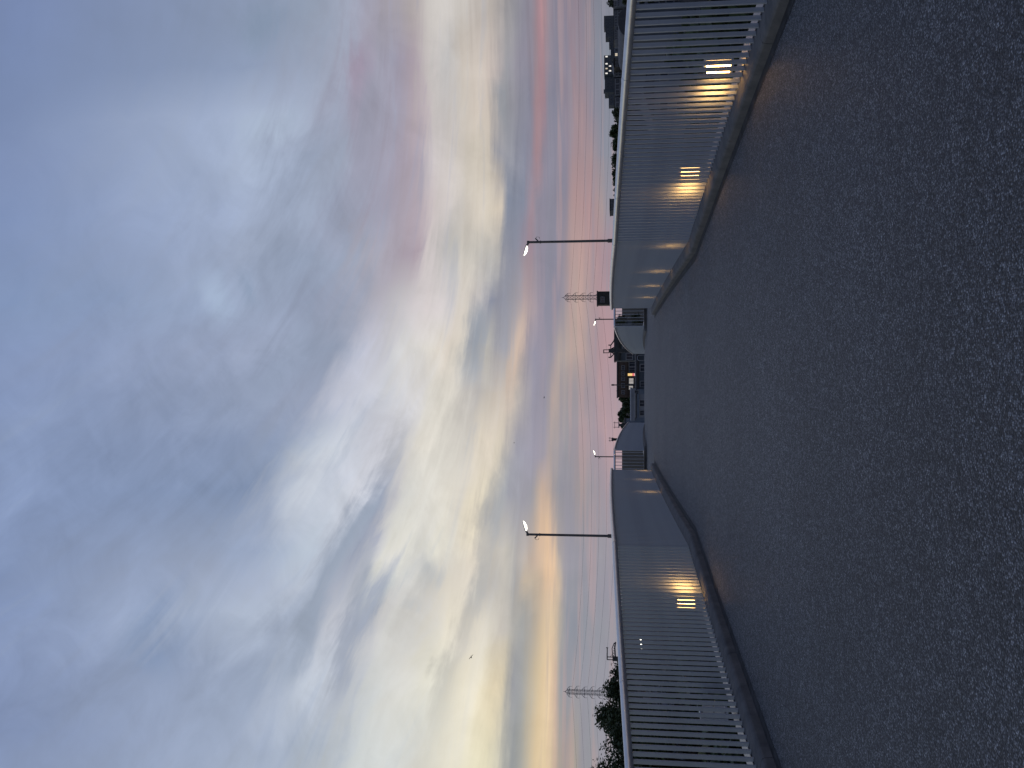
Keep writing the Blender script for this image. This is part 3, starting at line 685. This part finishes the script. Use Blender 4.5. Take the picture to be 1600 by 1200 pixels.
p = at(946, 1088, 49); tree(p.x, 49, p.z-gz(p.x,49), 4.0, 'dark tree between the left pylon and the railway mast', 20000, .085, 8, trunk_h=.2, group=G1)
p = at(957, 1055, 50); tree(p.x, 50, p.z-gz(p.x,50), 3.0, 'lowest dark tree above the left railing beside the railway mast', 12000, .085, 5, trunk_h=.2, group=G1)
p = at(931, 1235, 43); tree(p.x, 43, p.z-gz(p.x,43), 5.6, 'dark tree above the left railing cut by the frame edge', 22000, .085, 6, trunk_h=.2, group=G1)
G2 = 'row of trees beyond the right railing'
lab2 = ['ragged dark tree with gaps beyond the right railing, beside the low houses', 'low dark tree in the right tree row, nearest to the ragged one', 'broad dark tree in the middle of the right tree row',
        'rounded dark tree in the right tree row, next to the broad one', 'small dark tree in the right tree row, close to the small flat building', 'smallest dark tree at the end of the right tree row by the lamp']
for i, (py, xt, wd) in enumerate(((206, 953, 24), (228, 957, 22), (248, 956, 26), (268, 957, 26), (287, 958, 20), (298, 960, 18))):
    p = at(xt, py, 240); z0 = gz(p.x, 240)
    tree(p.x, 240, p.z - z0, wd*240/1420*1.5, lab2[i], 4200, .40, 20+i, trunk_h=.15, group=G2)
G3 = 'trees behind the houses at the end of the bridge'
lab3 = ['dark bushy tree right beside the brown building', 'low dark tree between the two taller trees over the grey house', 'tall dark rounded tree over the left end of the grey house', 'dark tree behind the left ramp railing']
for i, (py, xt, wd) in enumerate(((615, 966, 18), (634, 972, 24), (651, 965.5, 17), (664, 970, 14))):
    p = at(xt, py, 200); z0 = gz(p.x, 200)
    tree(p.x, 200, p.z - z0, wd*200/1420*1.45, lab3[i], 4600, .30, 40+i, trunk_h=.15, group=G3)
G4 = 'odd trees below the right side of the view'
for i, (py, xt, wd, d, lb) in enumerate(((503, 964.5, 34, 120, 'dark tree showing through the right cross railing'), (4, 950, 26, 420, 'dark tree behind the pale housing block at the right edge'), (2, 973, 16, 150, 'dark green bush beside the curved shed roof'),
        (182, 957.5, 30, 230, 'dark hedge like tree between the last pale house and the ragged tree'))):
    p = at(xt, py, d); z0 = gz(p.x, d)
    tree(p.x, d, p.z - z0, wd*d/1420*1.2, lb, 2600, d*.0016, 60+i, trunk_h=.12, matl=LEAF2, group=G4)

# ------------------------------------------------------------------ buildings
def building(name, label, x0, x1, d, depth, ztop, wall, cat='building', wins=(), roof='flat', group=None, litset=(), rz=0., zb=None, roofm=None, bands=()):
    """front face at y = d between x0 and x1; wins: (cx, cz, w, h) measured from the front's left and from the top downward"""
    cx = (x0+x1)/2; w = x1-x0
    zb = gz(cx, d) - .3 if zb is None else zb
    H = ztop - zb
    o = thing(name, label, cat, (cx, d, zb), rz, group)
    b = MB(); b.box(-w/2, w/2, 0, depth, 0, H)
    b.build('wall', wall, o)
    rm = roofm or ROOFM
    rb = MB()
    if roof == 'flat':
        e = .12
        rb.box(-w/2-e, w/2+e, -e, depth+e, H+.003, H+.22)
    elif roof == 'gable':
        e = .35; rh = min(1.6, w*.22)
        vs = [(-w/2-e,-e,H), (0,-e,H+rh), (w/2+e,-e,H), (-w/2-e,depth+e,H), (0,depth+e,H+rh), (w/2+e,depth+e,H)]
        rb.add(vs, [(0,1,4,3),(1,2,5,4),(0,2,1),(3,4,5),(0,3,5,2)])
    elif roof == 'hip':
        e = .35; rh = min(1.6, depth*.3)
        vs = [(-w/2-e,-e,H), (w/2+e,-e,H), (w/2+e,depth+e,H), (-w/2-e,depth+e,H), (-w/2+w*.2,depth/2,H+rh), (w/2-w*.2,depth/2,H+rh)]
        rb.add(vs, [(0,1,5,4),(2,3,4,5),(1,2,5),(3,0,4),(0,3,2,1)])
    rb.build('roof', rm, o)
    for (bz, bh, pr, mt) in bands:
        s_ = MB(); s_.box(-w/2-.02, w/2+.02, -pr, -.004, H-bz-bh, H-bz); s_.build('balcony', mt, o)
    cache = {}
    for i, (wx, wz, ww, wh) in enumerate(wins):
        key = (round(ww,2), round(wh,2))
        if key not in cache:
            f = MB(); e = min(.09, ww*.1)
            for (a0,a1,c0,c1) in ((-ww/2-e,ww/2+e,wh/2,wh/2+e), (-ww/2-e,ww/2+e,-wh/2-e,-wh/2), (-ww/2-e,-ww/2,-wh/2,wh/2), (ww/2,ww/2+e,-wh/2,wh/2), (-e*.3,e*.3,-wh/2,wh/2)):
                f.box(a0,a1,-.08,.02,c0,c1)
            fm = f.mesh('window'); fm.materials.append(FRAME)
            g_ = {}
            for nm, mt in (('dark', GLASS), ('lit', WINLIT), ('bright', WINLIT2), ('dim', WINDIM)):
                p_ = MB(); p_.box(-ww/2+.002, -e*.3-.002, -.04, .015, -wh/2+.002, wh/2-.002); p_.box(e*.3+.002, ww/2-.002, -.04, .015, -wh/2+.002, wh/2-.002)
                pm = p_.mesh('pane'); pm.materials.append(mt); g_[nm] = pm
            cache[key] = (fm, g_)
        fm, g_ = cache[key]
        wo = put('window', fm, o, (-w/2+wx, -.005, H-wz))
        st = dict(litset).get(i, 'dark')
        pn = put('pane', g_[st], wo, (0,0,0))
        if st != 'dark': wo['label'] = 'lit window'
    return o
def gridwins(w, H, nx, nz_, ww, wh, top, step):
    return [((i+.5)*w/nx, top + j*step, ww, wh) for j in range(nz_) for i in range(nx)]
def span(ya, yb, d):
    return at(960, max(ya, yb), d).x, at(960, min(ya, yb), d).x
def zt(px, d): return at(px, 600, d).z

# --- straight ahead, beyond the ramp
def pxwins(d, ya, xtop, lst):
    """windows given by their middle and size as seen from the bridge, turned into metres on a front at distance d"""
    k = d/1420
    return [((ya-y)*k, (x-xtop)*k, w*k, h*k) for y, x, w, h in lst]
D = 160
x0, x1 = span(621, 545, D)
wins = pxwins(D, 621, 965.5, [(575, 973.5, 6, 4.6), (584, 973.5, 5, 4.6), (592, 973.5, 5, 4.6), (602.5, 973.5, 6, 4.6), (613, 973.5, 5, 4.6),
       (568, 987.5, 9, 9), (578, 987.5, 7, 9), (595.5, 986, 8.5, 6.5), (605.8, 985.5, 5.5, 6)])
bb = building('brown_building', 'brown shop building with lit windows and a glowing sign ahead of the ramp', x0, x1, D, 10, zt(965.5, D), BROWN, wins=wins,
         litset=((7, 'dim'), (8, 'dim')), bands=((1.45, .22, .15, BROWN), (3.15, .35, .5, BLACKB)))
# glowing upright sign on the brown building
p = at(987, 585.3, D-.4)
sg = thing('shop_sign', 'glowing upright yellow and red shop sign on the brown building', 'sign', (p.x, D-.32, p.z-.75))
b = MB(); b.box(-.27,.27,.02,.24,-.02,1.46); b.build('sign_case', BLACKB, sg)
b = MB(); b.obox((0,-.005,1.03), (.22,0,0), (0,.02,0), (0,0,.38)); b.build('yellow_panel', SIGNY, sg)
b = MB(); b.obox((0,-.005,.46), (.23,0,0), (0,.02,0), (0,0,.18)); b.build('red_panel', SIGNR, sg)
b = MB(); b.obox((0,-.005,.14), (.23,0,0), (0,.02,0), (0,0,.12)); b.build('white_panel', SIGNW, sg)
# dark building in front of it, under the railway mast
D2 = 145
x0, x1 = span(563.5, 500, D2)
building('dark_flat_building', 'dark flat roofed building behind the right ramp railing, left of the brown shop', x0, x1, D2, 8, zt(961.5, D2), SLATE,
         wins=pxwins(D2, 563.5, 961.5, [(557, 983, 9, 9), (545, 976, 8, 6), (530, 976, 8, 6)]), bands=((.12, .6, .25, BLACKB),))
D3 = 118
x0, x1 = span(608, 535, D3)
building('low_shed', 'low dark blue shed wall at the foot of the ramp before the brown shop', x0, x1, D3, 4, zt(995.5, D3), SLATE, cat='shed', wins=pxwins(D3, 608, 995.5, [(600, 1004, 8, 7), (575, 1004, 10, 7)]), bands=((.02, .18, .12, BLACKB),))
# blue-grey house on the left
D4 = 130
x0, x1 = span(657, 607, D4)
h1 = building('grey_house', 'blue grey house with a pale roof edge under the dark trees', x0, x1, D4, 8, zt(988, D4), BLUEW, cat='house',
         wins=pxwins(D4, 657, 988, [(613, 994, 5, 6), (632, 992.5, 8, 4), (646, 993, 6, 5)]), roofm=PALE, bands=((0.02, .32, .2, PALE),))
x0, x1 = span(652, 616, 116)
building('pale_garage', 'pale low garage in front of the blue grey house', x0, x1, 116, 5, zt(995.5, 116), PALE, cat='garage', wins=pxwins(116, 652, 995.5, [(645, 1003, 7, 6), (630, 1003, 9, 7)]), bands=((0.02, .22, .12, BLUEW),))
x0, x1 = span(680, 656, 150)
building('corner_house', 'pale house corner peeping over the left ramp railing', x0, x1, 150, 7, zt(977.5, 150), BLUEW, cat='house', wins=pxwins(150, 680, 977.5, [(663, 983, 5, 3), (671, 981, 4, 3)]))
# utility pole in front of the brown building
p = at(958, 601.5, 135)
up = thing('utility_pole', 'thin utility pole standing before the brown building', 'utility pole', (p.x, 135, 0))
b = MB(); b.tube([(0,0,-.3),(0,0,p.z)], [.12,.08], 8); b.build('pole', DARK, up)
b = MB(); b.tube([(0,0,p.z-.15),(0,0,p.z+.25)], .12, 8); b.build('cap', DARK, up)
p = at(994, 661.5, 96)
up = thing('utility_pole', 'short dark utility pole behind the pale garage', 'utility pole', (p.x-.2, 100, 0))
b = MB(); b.tube([(0,0,-.3),(0,0,p.z)], [.08,.06], 8); b.build('pole', DARK, up)

# --- the dark box tower by the right pylon
D = 190
x0, x1 = span(476, 455, D)
tw = building('box_tower', 'dark square tower top with one small window in front of the right pylon', x0, x1, D, 3.0, zt(934, D), BLACKB, wins=[((476-468)*D/1420, 7.5*D/1420, 7.5*D/1420, 5*D/1420)])

# --- right: housing beyond the tracks
G5 = 'far housing blocks beyond the right railing'
D = 420
def hb_(name, label, ya, yb, xt, d, wall, nx, nz_, lit=(), roof='flat', dep=12, group=G5, ww=.55, wh=1.1, cat='building', step=None, top=1.2, roofm=None):
    x0, x1 = span(yb, ya, d); w = x1-x0
    return building(name, label, x0, x1, d, dep, zt(xt, d), wall, cat=cat, wins=gridwins(w, 0, nx, nz_, w/nx*ww, wh*d/500, top*d/500, (step or 2.0)*d/500), roof=roof, group=group, litset=lit, roofm=roofm)
hb_('apartment_block', 'dark apartment block without lights at the far right', 24, 41, 944, 1000, TEAL, 4, 4, wh=1.3, dep=16)
hb_('apartment_block', 'low stepped end of the unlit apartment block at the far right', 41, 58, 946.5, 1000, TEAL, 4, 3, wh=1.2, dep=14)
hb_('apartment_block', 'narrow dark stair block between the unlit and the lit apartments', 59, 71, 952, 985, SLATE, 2, 2, wh=1.2, dep=12)
hb_('apartment_block', 'low dark block leaning against the lit apartments', 71, 86, 954.5, 980, SLATE, 3, 2, wh=1.2, dep=12)
hb_('apartment_block', 'tall dark apartment block with scattered lit windows', 86, 116, 944.3, 960, TEAL, 8, 5, lit=((0,'bright'),(2,'lit'),(4,'bright'),(7,'bright'),(9,'bright'),(11,'bright'),(20,'bright'),(21,'lit'),(26,'bright'),(31,'bright'),(17,'lit'),(35,'lit')), wh=1.2, dep=16, step=1.9)
hb_('apartment_block', 'unlit ribbed apartment block beside the lit one', 116.5, 146, 945.3, 965, TEAL, 7, 4, wh=1.4, dep=16, step=2.0)
hb_('apartment_block', 'small flat dark block at the end of the apartments', 147, 164, 951.5, 940, SLATE, 3, 2, wh=1.2, dep=12)
hb_('water_tank_house', 'little rooftop tank house on the ribbed apartments', 139, 144, 943.6, 958, TEAL, 1, 1, dep=4, ww=.4, wh=.5, top=.7)
G6 = 'pale row houses below the apartments'
hb_('row_house', 'pale row house with dark windows at the very edge', 0, 10, 959, 330, ROWH, 3, 2, group=G6, cat='house', dep=9, step=1.7, wh=.9, ww=.6, top=.9)
hb_('row_house', 'pale row house wide with two window rows', 16, 42, 959.5, 332, ROWH, 6, 2, group=G6, cat='house', dep=9, step=1.7, wh=1.0, ww=.62, top=1.0)
hb_('row_house', 'pale row house right of the bright street spot', 47, 62, 959.5, 331, ROWH, 4, 2, group=G6, cat='house', dep=9, step=1.7, wh=1.0, ww=.62, top=1.0, lit=())
hb_('row_house', 'dark house with one warm lit window', 75, 89, 959.5, 330, BLUEW, 2, 2, group=G6, cat='house', dep=9, lit=((0,'lit'),), step=1.9, wh=1.3, ww=.6, top=1.2)
hb_('row_house', 'black gabled house next to the warm window', 90, 105, 959.5, 320, BLACKB, 3, 1, group=G6, cat='house', dep=9, roof='gable', wh=1.1, top=1.4)
hb_('row_house', 'small pale house between the black house and the framed one', 107, 119, 961, 325, ROWH, 3, 2, group=G6, cat='house', dep=8, step=1.7, wh=.9, ww=.6, top=.9)
hb_('row_house', 'pale framed house with a big dark front and a small lamp', 122.5, 149, 960, 326, ROWH, 3, 1, group=G6, cat='house', dep=8, wh=2.0, ww=.78, top=1.7)
hb_('row_house', 'last pale house before the hedge', 152.5, 168, 960.5, 326, ROWH, 2, 1, group=G6, cat='house', dep=8, wh=1.8, ww=.7, top=1.6)
hb_('flat_building', 'small flat grey building behind the end of the right tree row', 310.5, 328, 953.5, 280, SLATE, 4, 2, group=None, cat='building', dep=10, wh=.8, step=1.5, top=1.1)
# nearer sheds below the right railing
def vault(x0, x1, d, depth, zside, rise, label):
    cx = (x0+x1)/2; w = x1-x0; zb = gz(cx, d)-.2
    o = thing('vaulted_shed', label, 'shed', (cx, d, zb))
    b = MB(); b.box(-w/2, w/2, 0, depth, 0, zside-zb); b.build('wall', SLATE, o)
    rb = MB(); rows = []
    for yy in (-.3, depth+.3):
        rows.append([(w/2*1.04*math.cos(a), yy, zside-zb+.01+rise*math.sin(a)) for a in [math.pi*k/14 for k in range(15)]])
    rb.grid(rows, True); rb.add(rows[0], [tuple(range(15))]); rb.add(rows[1], [tuple(reversed(range(15)))])
    rb.build('roof', ROOFM, o)
    return o
x0, x1 = span(58, 14, 105)
vault(x0, x1, 105, 12, zt(981, 105), 1.1, 'shed with a curved roof right below the right handrail')
x0, x1 = span(24, 8, 140)
building('grey_house', 'grey gabled house roof just above the right handrail at the edge', x0, x1, 140, 8, zt(980, 140), BLUEW, cat='house', roof='gable', wins=[(.8,1.,.8,.8)])
# more of the quarter, glimpsed between bars and seen from the side
G7 = 'dark houses in the street below the bridge'
rr = random.Random(11)
sts = [(-52, 84), (-66, 60), (-44, 115), (-80, 110), (58, 88), (74, 110), (40, 125), (92, 90), (-95, 150), (-60, 160), (-120, 190), (64, 150), (100, 170)]
adj = ['dark slate', 'brown', 'blue grey', 'black clad', 'pale']
mts = [SLATE, BROWN, BLUEW, BLACKB, TEAL]
for i, (hx, hy) in enumerate(sts):
    w = rr.uniform(7, 10); k = i % 4
    building('street_house', '%s house in the street %s the bridge, partly hidden by the railing' % (adj[k], 'left of' if hx < 0 else 'right of'), hx-w/2, hx+w/2, hy, rr.uniform(7,9), gz(hx,hy)+rr.uniform(4.2, 5.6), mts[k], cat='house',
             wins=[(w*.25,1.3,1.2,1.0),(w*.7,1.3,1.2,1.0),(w*.25,3.6,1.4,1.2)], roof='hip' if i % 2 else 'gable', group=G7)

G8 = 'bushy trees below the bridge'
rr = random.Random(5)
for sg, wd in ((1, 'right'), (-1, 'left')):
    for i in range(9):
        y_ = 9 + i*4.2 + rr.uniform(-.8,.8); x_ = sg*(9.5 + rr.uniform(0, 2.5) + (2 if i < 3 else 0))
        tree(x_, y_, rr.uniform(6.2, 7.4), 6.5, 'bushy dark tree standing below the bridge, glimpsed through the %s bars' % wd, 2600, .30, 100+i+50*(sg > 0), trunk_h=.12, group=G8 + ' on the ' + wd)
# ------------------------------------------------------------------ railway masts
def mast_left():
    p = at(966, 1029.5, 98); x = p.x
    o = thing('railway_mast', 'dark railway mast with twin rods and a lattice arm above the left railing', 'mast', (x, 98, 0), 0)
    z1 = at(966, 1029, 98).z
    b = MB(); b.box(-.2,.2,-.2,.2,-.3, zt(957, 98)); b.build('mast_column', DARK, o)
    zt1 = zt(948.8, 98)
    b = MB(); b.tube([(-.12,0,zt(958,98)),(-.12,0,zt1)], .05, 6); b.tube([(.17,0,zt(958,98)),(.17,0,zt1)], .05, 6)
    b.tube([(-.12,0,zt1),(1.15,0,zt1)], .06, 6); b.tube([(1.15,0,zt1-.1),(1.15,0,zt1+.12)], .05, 6); b.tube([(.17,0,zt1-.3),(.5,0,zt(957,98))], .02, 5)
    b.build('rod_frame', DARK, o)
    a = MB(); za, zc = zt(957.5, 98), zt(961.5, 98)
    a.tube([(.2,0,za),(1.1,0,za+.08),(1.7,0,zt(961.5,98)+.12)], .05, 6); a.tube([(.2,0,zc),(1.2,0,zc+.06),(1.8,0,zc-.02)], .08, 6)
    for k in range(6):
        xx = .2+.26*k; a.tube([(xx,0,zc),(xx+.13,0,za-.03*k)], .025, 5); a.tube([(xx+.13,0,za-.03*k),(xx+.26,0,zc)], .025, 5)
    a.build('lattice_arm', DARK, o)
    s_ = MB(); s_.tube([(-.1,0,zc-.1),(-.5,0,zc-.25),(-1.1,0,zc-.8)], .025, 5); s_.tube([(-.1,0,za),(-.5,0,za-.1)], .03, 5); s_.build('stay_wire', WIRE, o)
mast_left()
def mast_center():
    d = 108
    p = at(962, 548, d)
    o = thing('railway_mast', 'dark railway gantry mast with cross arms above the dark flat building', 'mast', (p.x, d, 0))
    X = lambda py: at(960, py, d).x - p.x
    Z = lambda px: zt(px, d)
    b = MB(); b.box(-.22,.22,-.22,.22,-.3,Z(951)); b.build('mast_column', DARK, o)
    b = MB(); b.tube([(X(546.5),0,Z(952)),(X(546.5),0,Z(943))], .045, 6); b.tube([(X(551.2),0,Z(952)),(X(551.2),0,Z(943))], .045, 6)
    b.tube([(X(546),0,Z(943.3)),(X(552),0,Z(943.3))], .06, 6); b.build('rod_frame', DARK, o)
    a = MB(); a.tube([(X(558.5),0,Z(954.3)),(X(539),0,Z(954.3))], .06, 6)
    for py in (558.3, 539.2): a.tube([(X(py),0,Z(950.6)),(X(py),0,Z(955))], .07, 6)
    a.tube([(X(539.5),0,Z(954.3)),(X(533),0,Z(959)),(X(527.5),0,Z(961))], .08, 6)
    a.tube([(X(558.5),0,Z(954.3)),(X(552),0,Z(960))], .07, 6); a.tube([(X(543),0,Z(959.5)),(X(547),0,Z(953))], .10, 6); a.tube([(X(553),0,Z(960)),(X(549),0,Z(953))], .08, 6)
    a.build('cross_arm', DARK, o)
    t = MB(); t.box(X(563), X(527), -.2, .2, Z(966), Z(960.6)); t.build('gantry_beam', DARK, o)
mast_center()
def mast_small(pya, pyb, xtop, xbase, d, label, boxed=False):
    pa = at(xtop, pya, d); pb = at(xtop, pyb, d)
    o = thing('railway_mast', label, 'mast', ((pa.x+pb.x)/2, d, 0))
    hw = abs(pb.x-pa.x)/2
    b = MB(); b.box(-.2,.2,-.15,.15,-6.2,zt(xbase,d)-EYE+EYE); b.build('mast_column', DARK, o)
    b = MB(); b.tube([(-hw,0,zt(xbase,d)),(-hw,0,pa.z)], .04, 6); b.tube([(hw,0,zt(xbase,d)),(hw,0,pa.z)], .04, 6)
    b.tube([(-hw-.2,0,pa.z-.2),(hw+.2,0,pa.z-.2)], .04, 6); b.tube([(-hw-.1,0,zt(xbase,d)),(hw+.1,0,zt(xbase,d))], .1, 6); b.build('rod_frame', LATT, o)
    if boxed:
        b = MB(); b.box(-hw,hw,-.5,.5,zt(960,d),zt(955.5,d)); b.build('equipment_box', DARK, o)
mast_small(660.5, 667.5, 958.5, 967, 150, 'thin distant railway mast above the trees on the left ramp side')
mast_small(684.5, 688.5, 951, 957, 150, 'distant mast with an equipment box just above the left ramp railing', True)

# ------------------------------------------------------------------ pylons and cables
def pylon(x, y, ztop, label, reach=1.0):
    zb = gz(x, y); H = ztop - zb
    o = thing('power_pylon', label, 'pylon', (x, y, zb), 0, 'high voltage pylons on the horizon')
    def hwid(z):
        f = z/H
        return 3.8*(1-f/.5)+1.35*(f/.5) if f < .5 else 1.35
    b = MB(); levels = [0, .1*H, .2*H, .3*H, .4*H, .5*H]
    z = .5*H
    while z < H-1.9: z += 2.8; levels.append(min(z, H-1.2))
    for z0, z1 in zip(levels[:-1], levels[1:]):
        w0, w1 = hwid(z0), hwid(z1)
        c0 = [(-w0,-w0,z0),(w0,-w0,z0),(w0,w0,z0),(-w0,w0,z0)]; c1 = [(-w1,-w1,z1),(w1,-w1,z1),(w1,w1,z1),(-w1,w1,z1)]
        for k in range(4):
            b.tube([c0[k], c1[k]], .12, 5); b.tube([c0[k], c1[(k+1) % 4]], .06, 4); b.tube([c0[(k+1) % 4], c1[k]], .06, 4); b.tube([c1[k], c1[(k+1) % 4]], .06, 4)
    for sx in (-1.35, 1.35):
        for sy in (-1.35, 1.35): b.tube([(sx,sy,H-1.2),(0,0,H+1.0)], .13, 5)
    b.tube([(0,0,H+.9),(0,0,H+2.2)], [.2,.08], 5)
    b.build('lattice_body', LATT, o)
    arms = []
    for k in range(6):
        za = H - 2.6 - 5.6*k
        arm = MB(); w = hwid(za); La = (4.0 if k % 2 == 0 else 4.4)*reach
        arm.tube([(-La,0,za+.2),(La,0,za+.2)], .06, 5)
        for sgn in (-1, 1):
            for yy in (-w, w):
                arm.tube([(sgn*w, yy, za), (sgn*La, 0, za+.2)], .10, 5); arm.tube([(sgn*w, yy, za+2.2), (sgn*La, 0, za+.2)], .10, 5)
            arm.tube([(sgn*w, -w, za), (sgn*(La+w)/2, w/2, za+.2)], .07, 4)
            arm.tube([(sgn*La,0,za+.2),(sgn*(La+.1),0,za-1.7)], .12, 5)
        arm.build('cross_arm', LATT, o); arms.append(za+zb-1.7)
    return arms
DP = 675
pr = at(879.5, 465, DP); pl = at(882, 1080.5, DP)
A1 = pylon(pr.x, DP, pr.z-1.2, 'lattice power pylon rising behind the dark box tower on the right', .78)
A0 = pylon(pl.x, DP, pl.z-1.2, 'lattice power pylon rising behind the dark tree on the left')
stepx = pr.x - pl.x
nm = ['topmost', 'second', 'third', 'fourth', 'fifth', 'lowest']
for k in range(6):
    if k == 5: continue
    b = MB()
    knots = [(pl.x-stepx, A0[k]-2), (pl.x, A0[k]), (pr.x, A1[k]), (pr.x+stepx, A1[k]-3), (pr.x+2*stepx, A1[k]-3)]
    for (xa, za), (xb, zb) in zip(knots[:-1], knots[1:]):
        pts = []
        for i in range(25):
            t = i/24; pts.append((xa+(xb-xa)*t, DP, za+(zb-za)*t - (9.5 if xa == pl.x else 5.)*4*t*(1-t)))
        for sgn in (1,):
            b.tube([(q[0], q[1]-0.0, q[2]) for q in pts], .05, 5, False)
    lbl = {0: 'topmost power cable sagging between the two pylons', 1: 'second power cable from the top between the pylons', 2: 'middle power cable strung between the pylons', 3: 'fourth power cable from the top between the pylons', 4: 'lowest power cable, just over the roofs and railings'}[k]
    tag(b.build('power_cable', WIRE), lbl, 'cable', 'cables between the pylons')
pylon(pr.x+stepx, DP, pr.z-4, 'lattice power pylon further right along the cables')
pylon(pl.x-stepx, DP, pl.z-3, 'lattice power pylon further left along the cables')

# ------------------------------------------------------------------ birds
def bird(px, py, d, size, rz, bank, label):
    c = at(px, py, d)
    o = thing('bird', label, 'bird', c, rz, 'birds in the dusk sky')
    o.rotation_euler = (bank, R(8), rz)
    b = MB(); s_ = size
    b.tube([(-.5*s_,0,0),(-.3*s_,0,.02*s_),(0,0,0),(.3*s_,0,.03*s_),(.42*s_,0,.05*s_),(.52*s_,0,.04*s_)], [.02*s_,.07*s_,.11*s_,.08*s_,.06*s_,.01*s_], 8)
    b.add([(-.45*s_,0,0),(-.72*s_,.1*s_,.01*s_),(-.72*s_,-.1*s_,.01*s_)], [(0,1,2)])
    for sg in (-1, 1):
        xs = [(.18,.0,-.15,0), (.20,.35,-.12,.22), (.05,.75,-.10,.16), (-.18,.98,-.2,.05)]
        top_ = [Vector((a, sg*y, z+.012))*s_ for a, y, bq, z in xs]; bot = [Vector((bq-.02, sg*y, z))*s_ for a, y, bq, z in xs]
        und = [Vector((a-.05, sg*y, z-.012))*s_ for a, y, bq, z in xs]
        b.grid([top_, bot]); b.grid([und, bot])
    b.build('body', BIRDM, o)
bird(850.5, 621, 90, .24, R(30), R(10), 'small dark bird flying above the middle of the bridge')
bird(803.5, 691.5, 110, .22, R(200), R(-15), 'tiny dark bird over the left ramp railing')
bird(736.5, 1027, 85, .34, R(140), R(35), 'dark bird against the bright cloud at the left, wings swept')
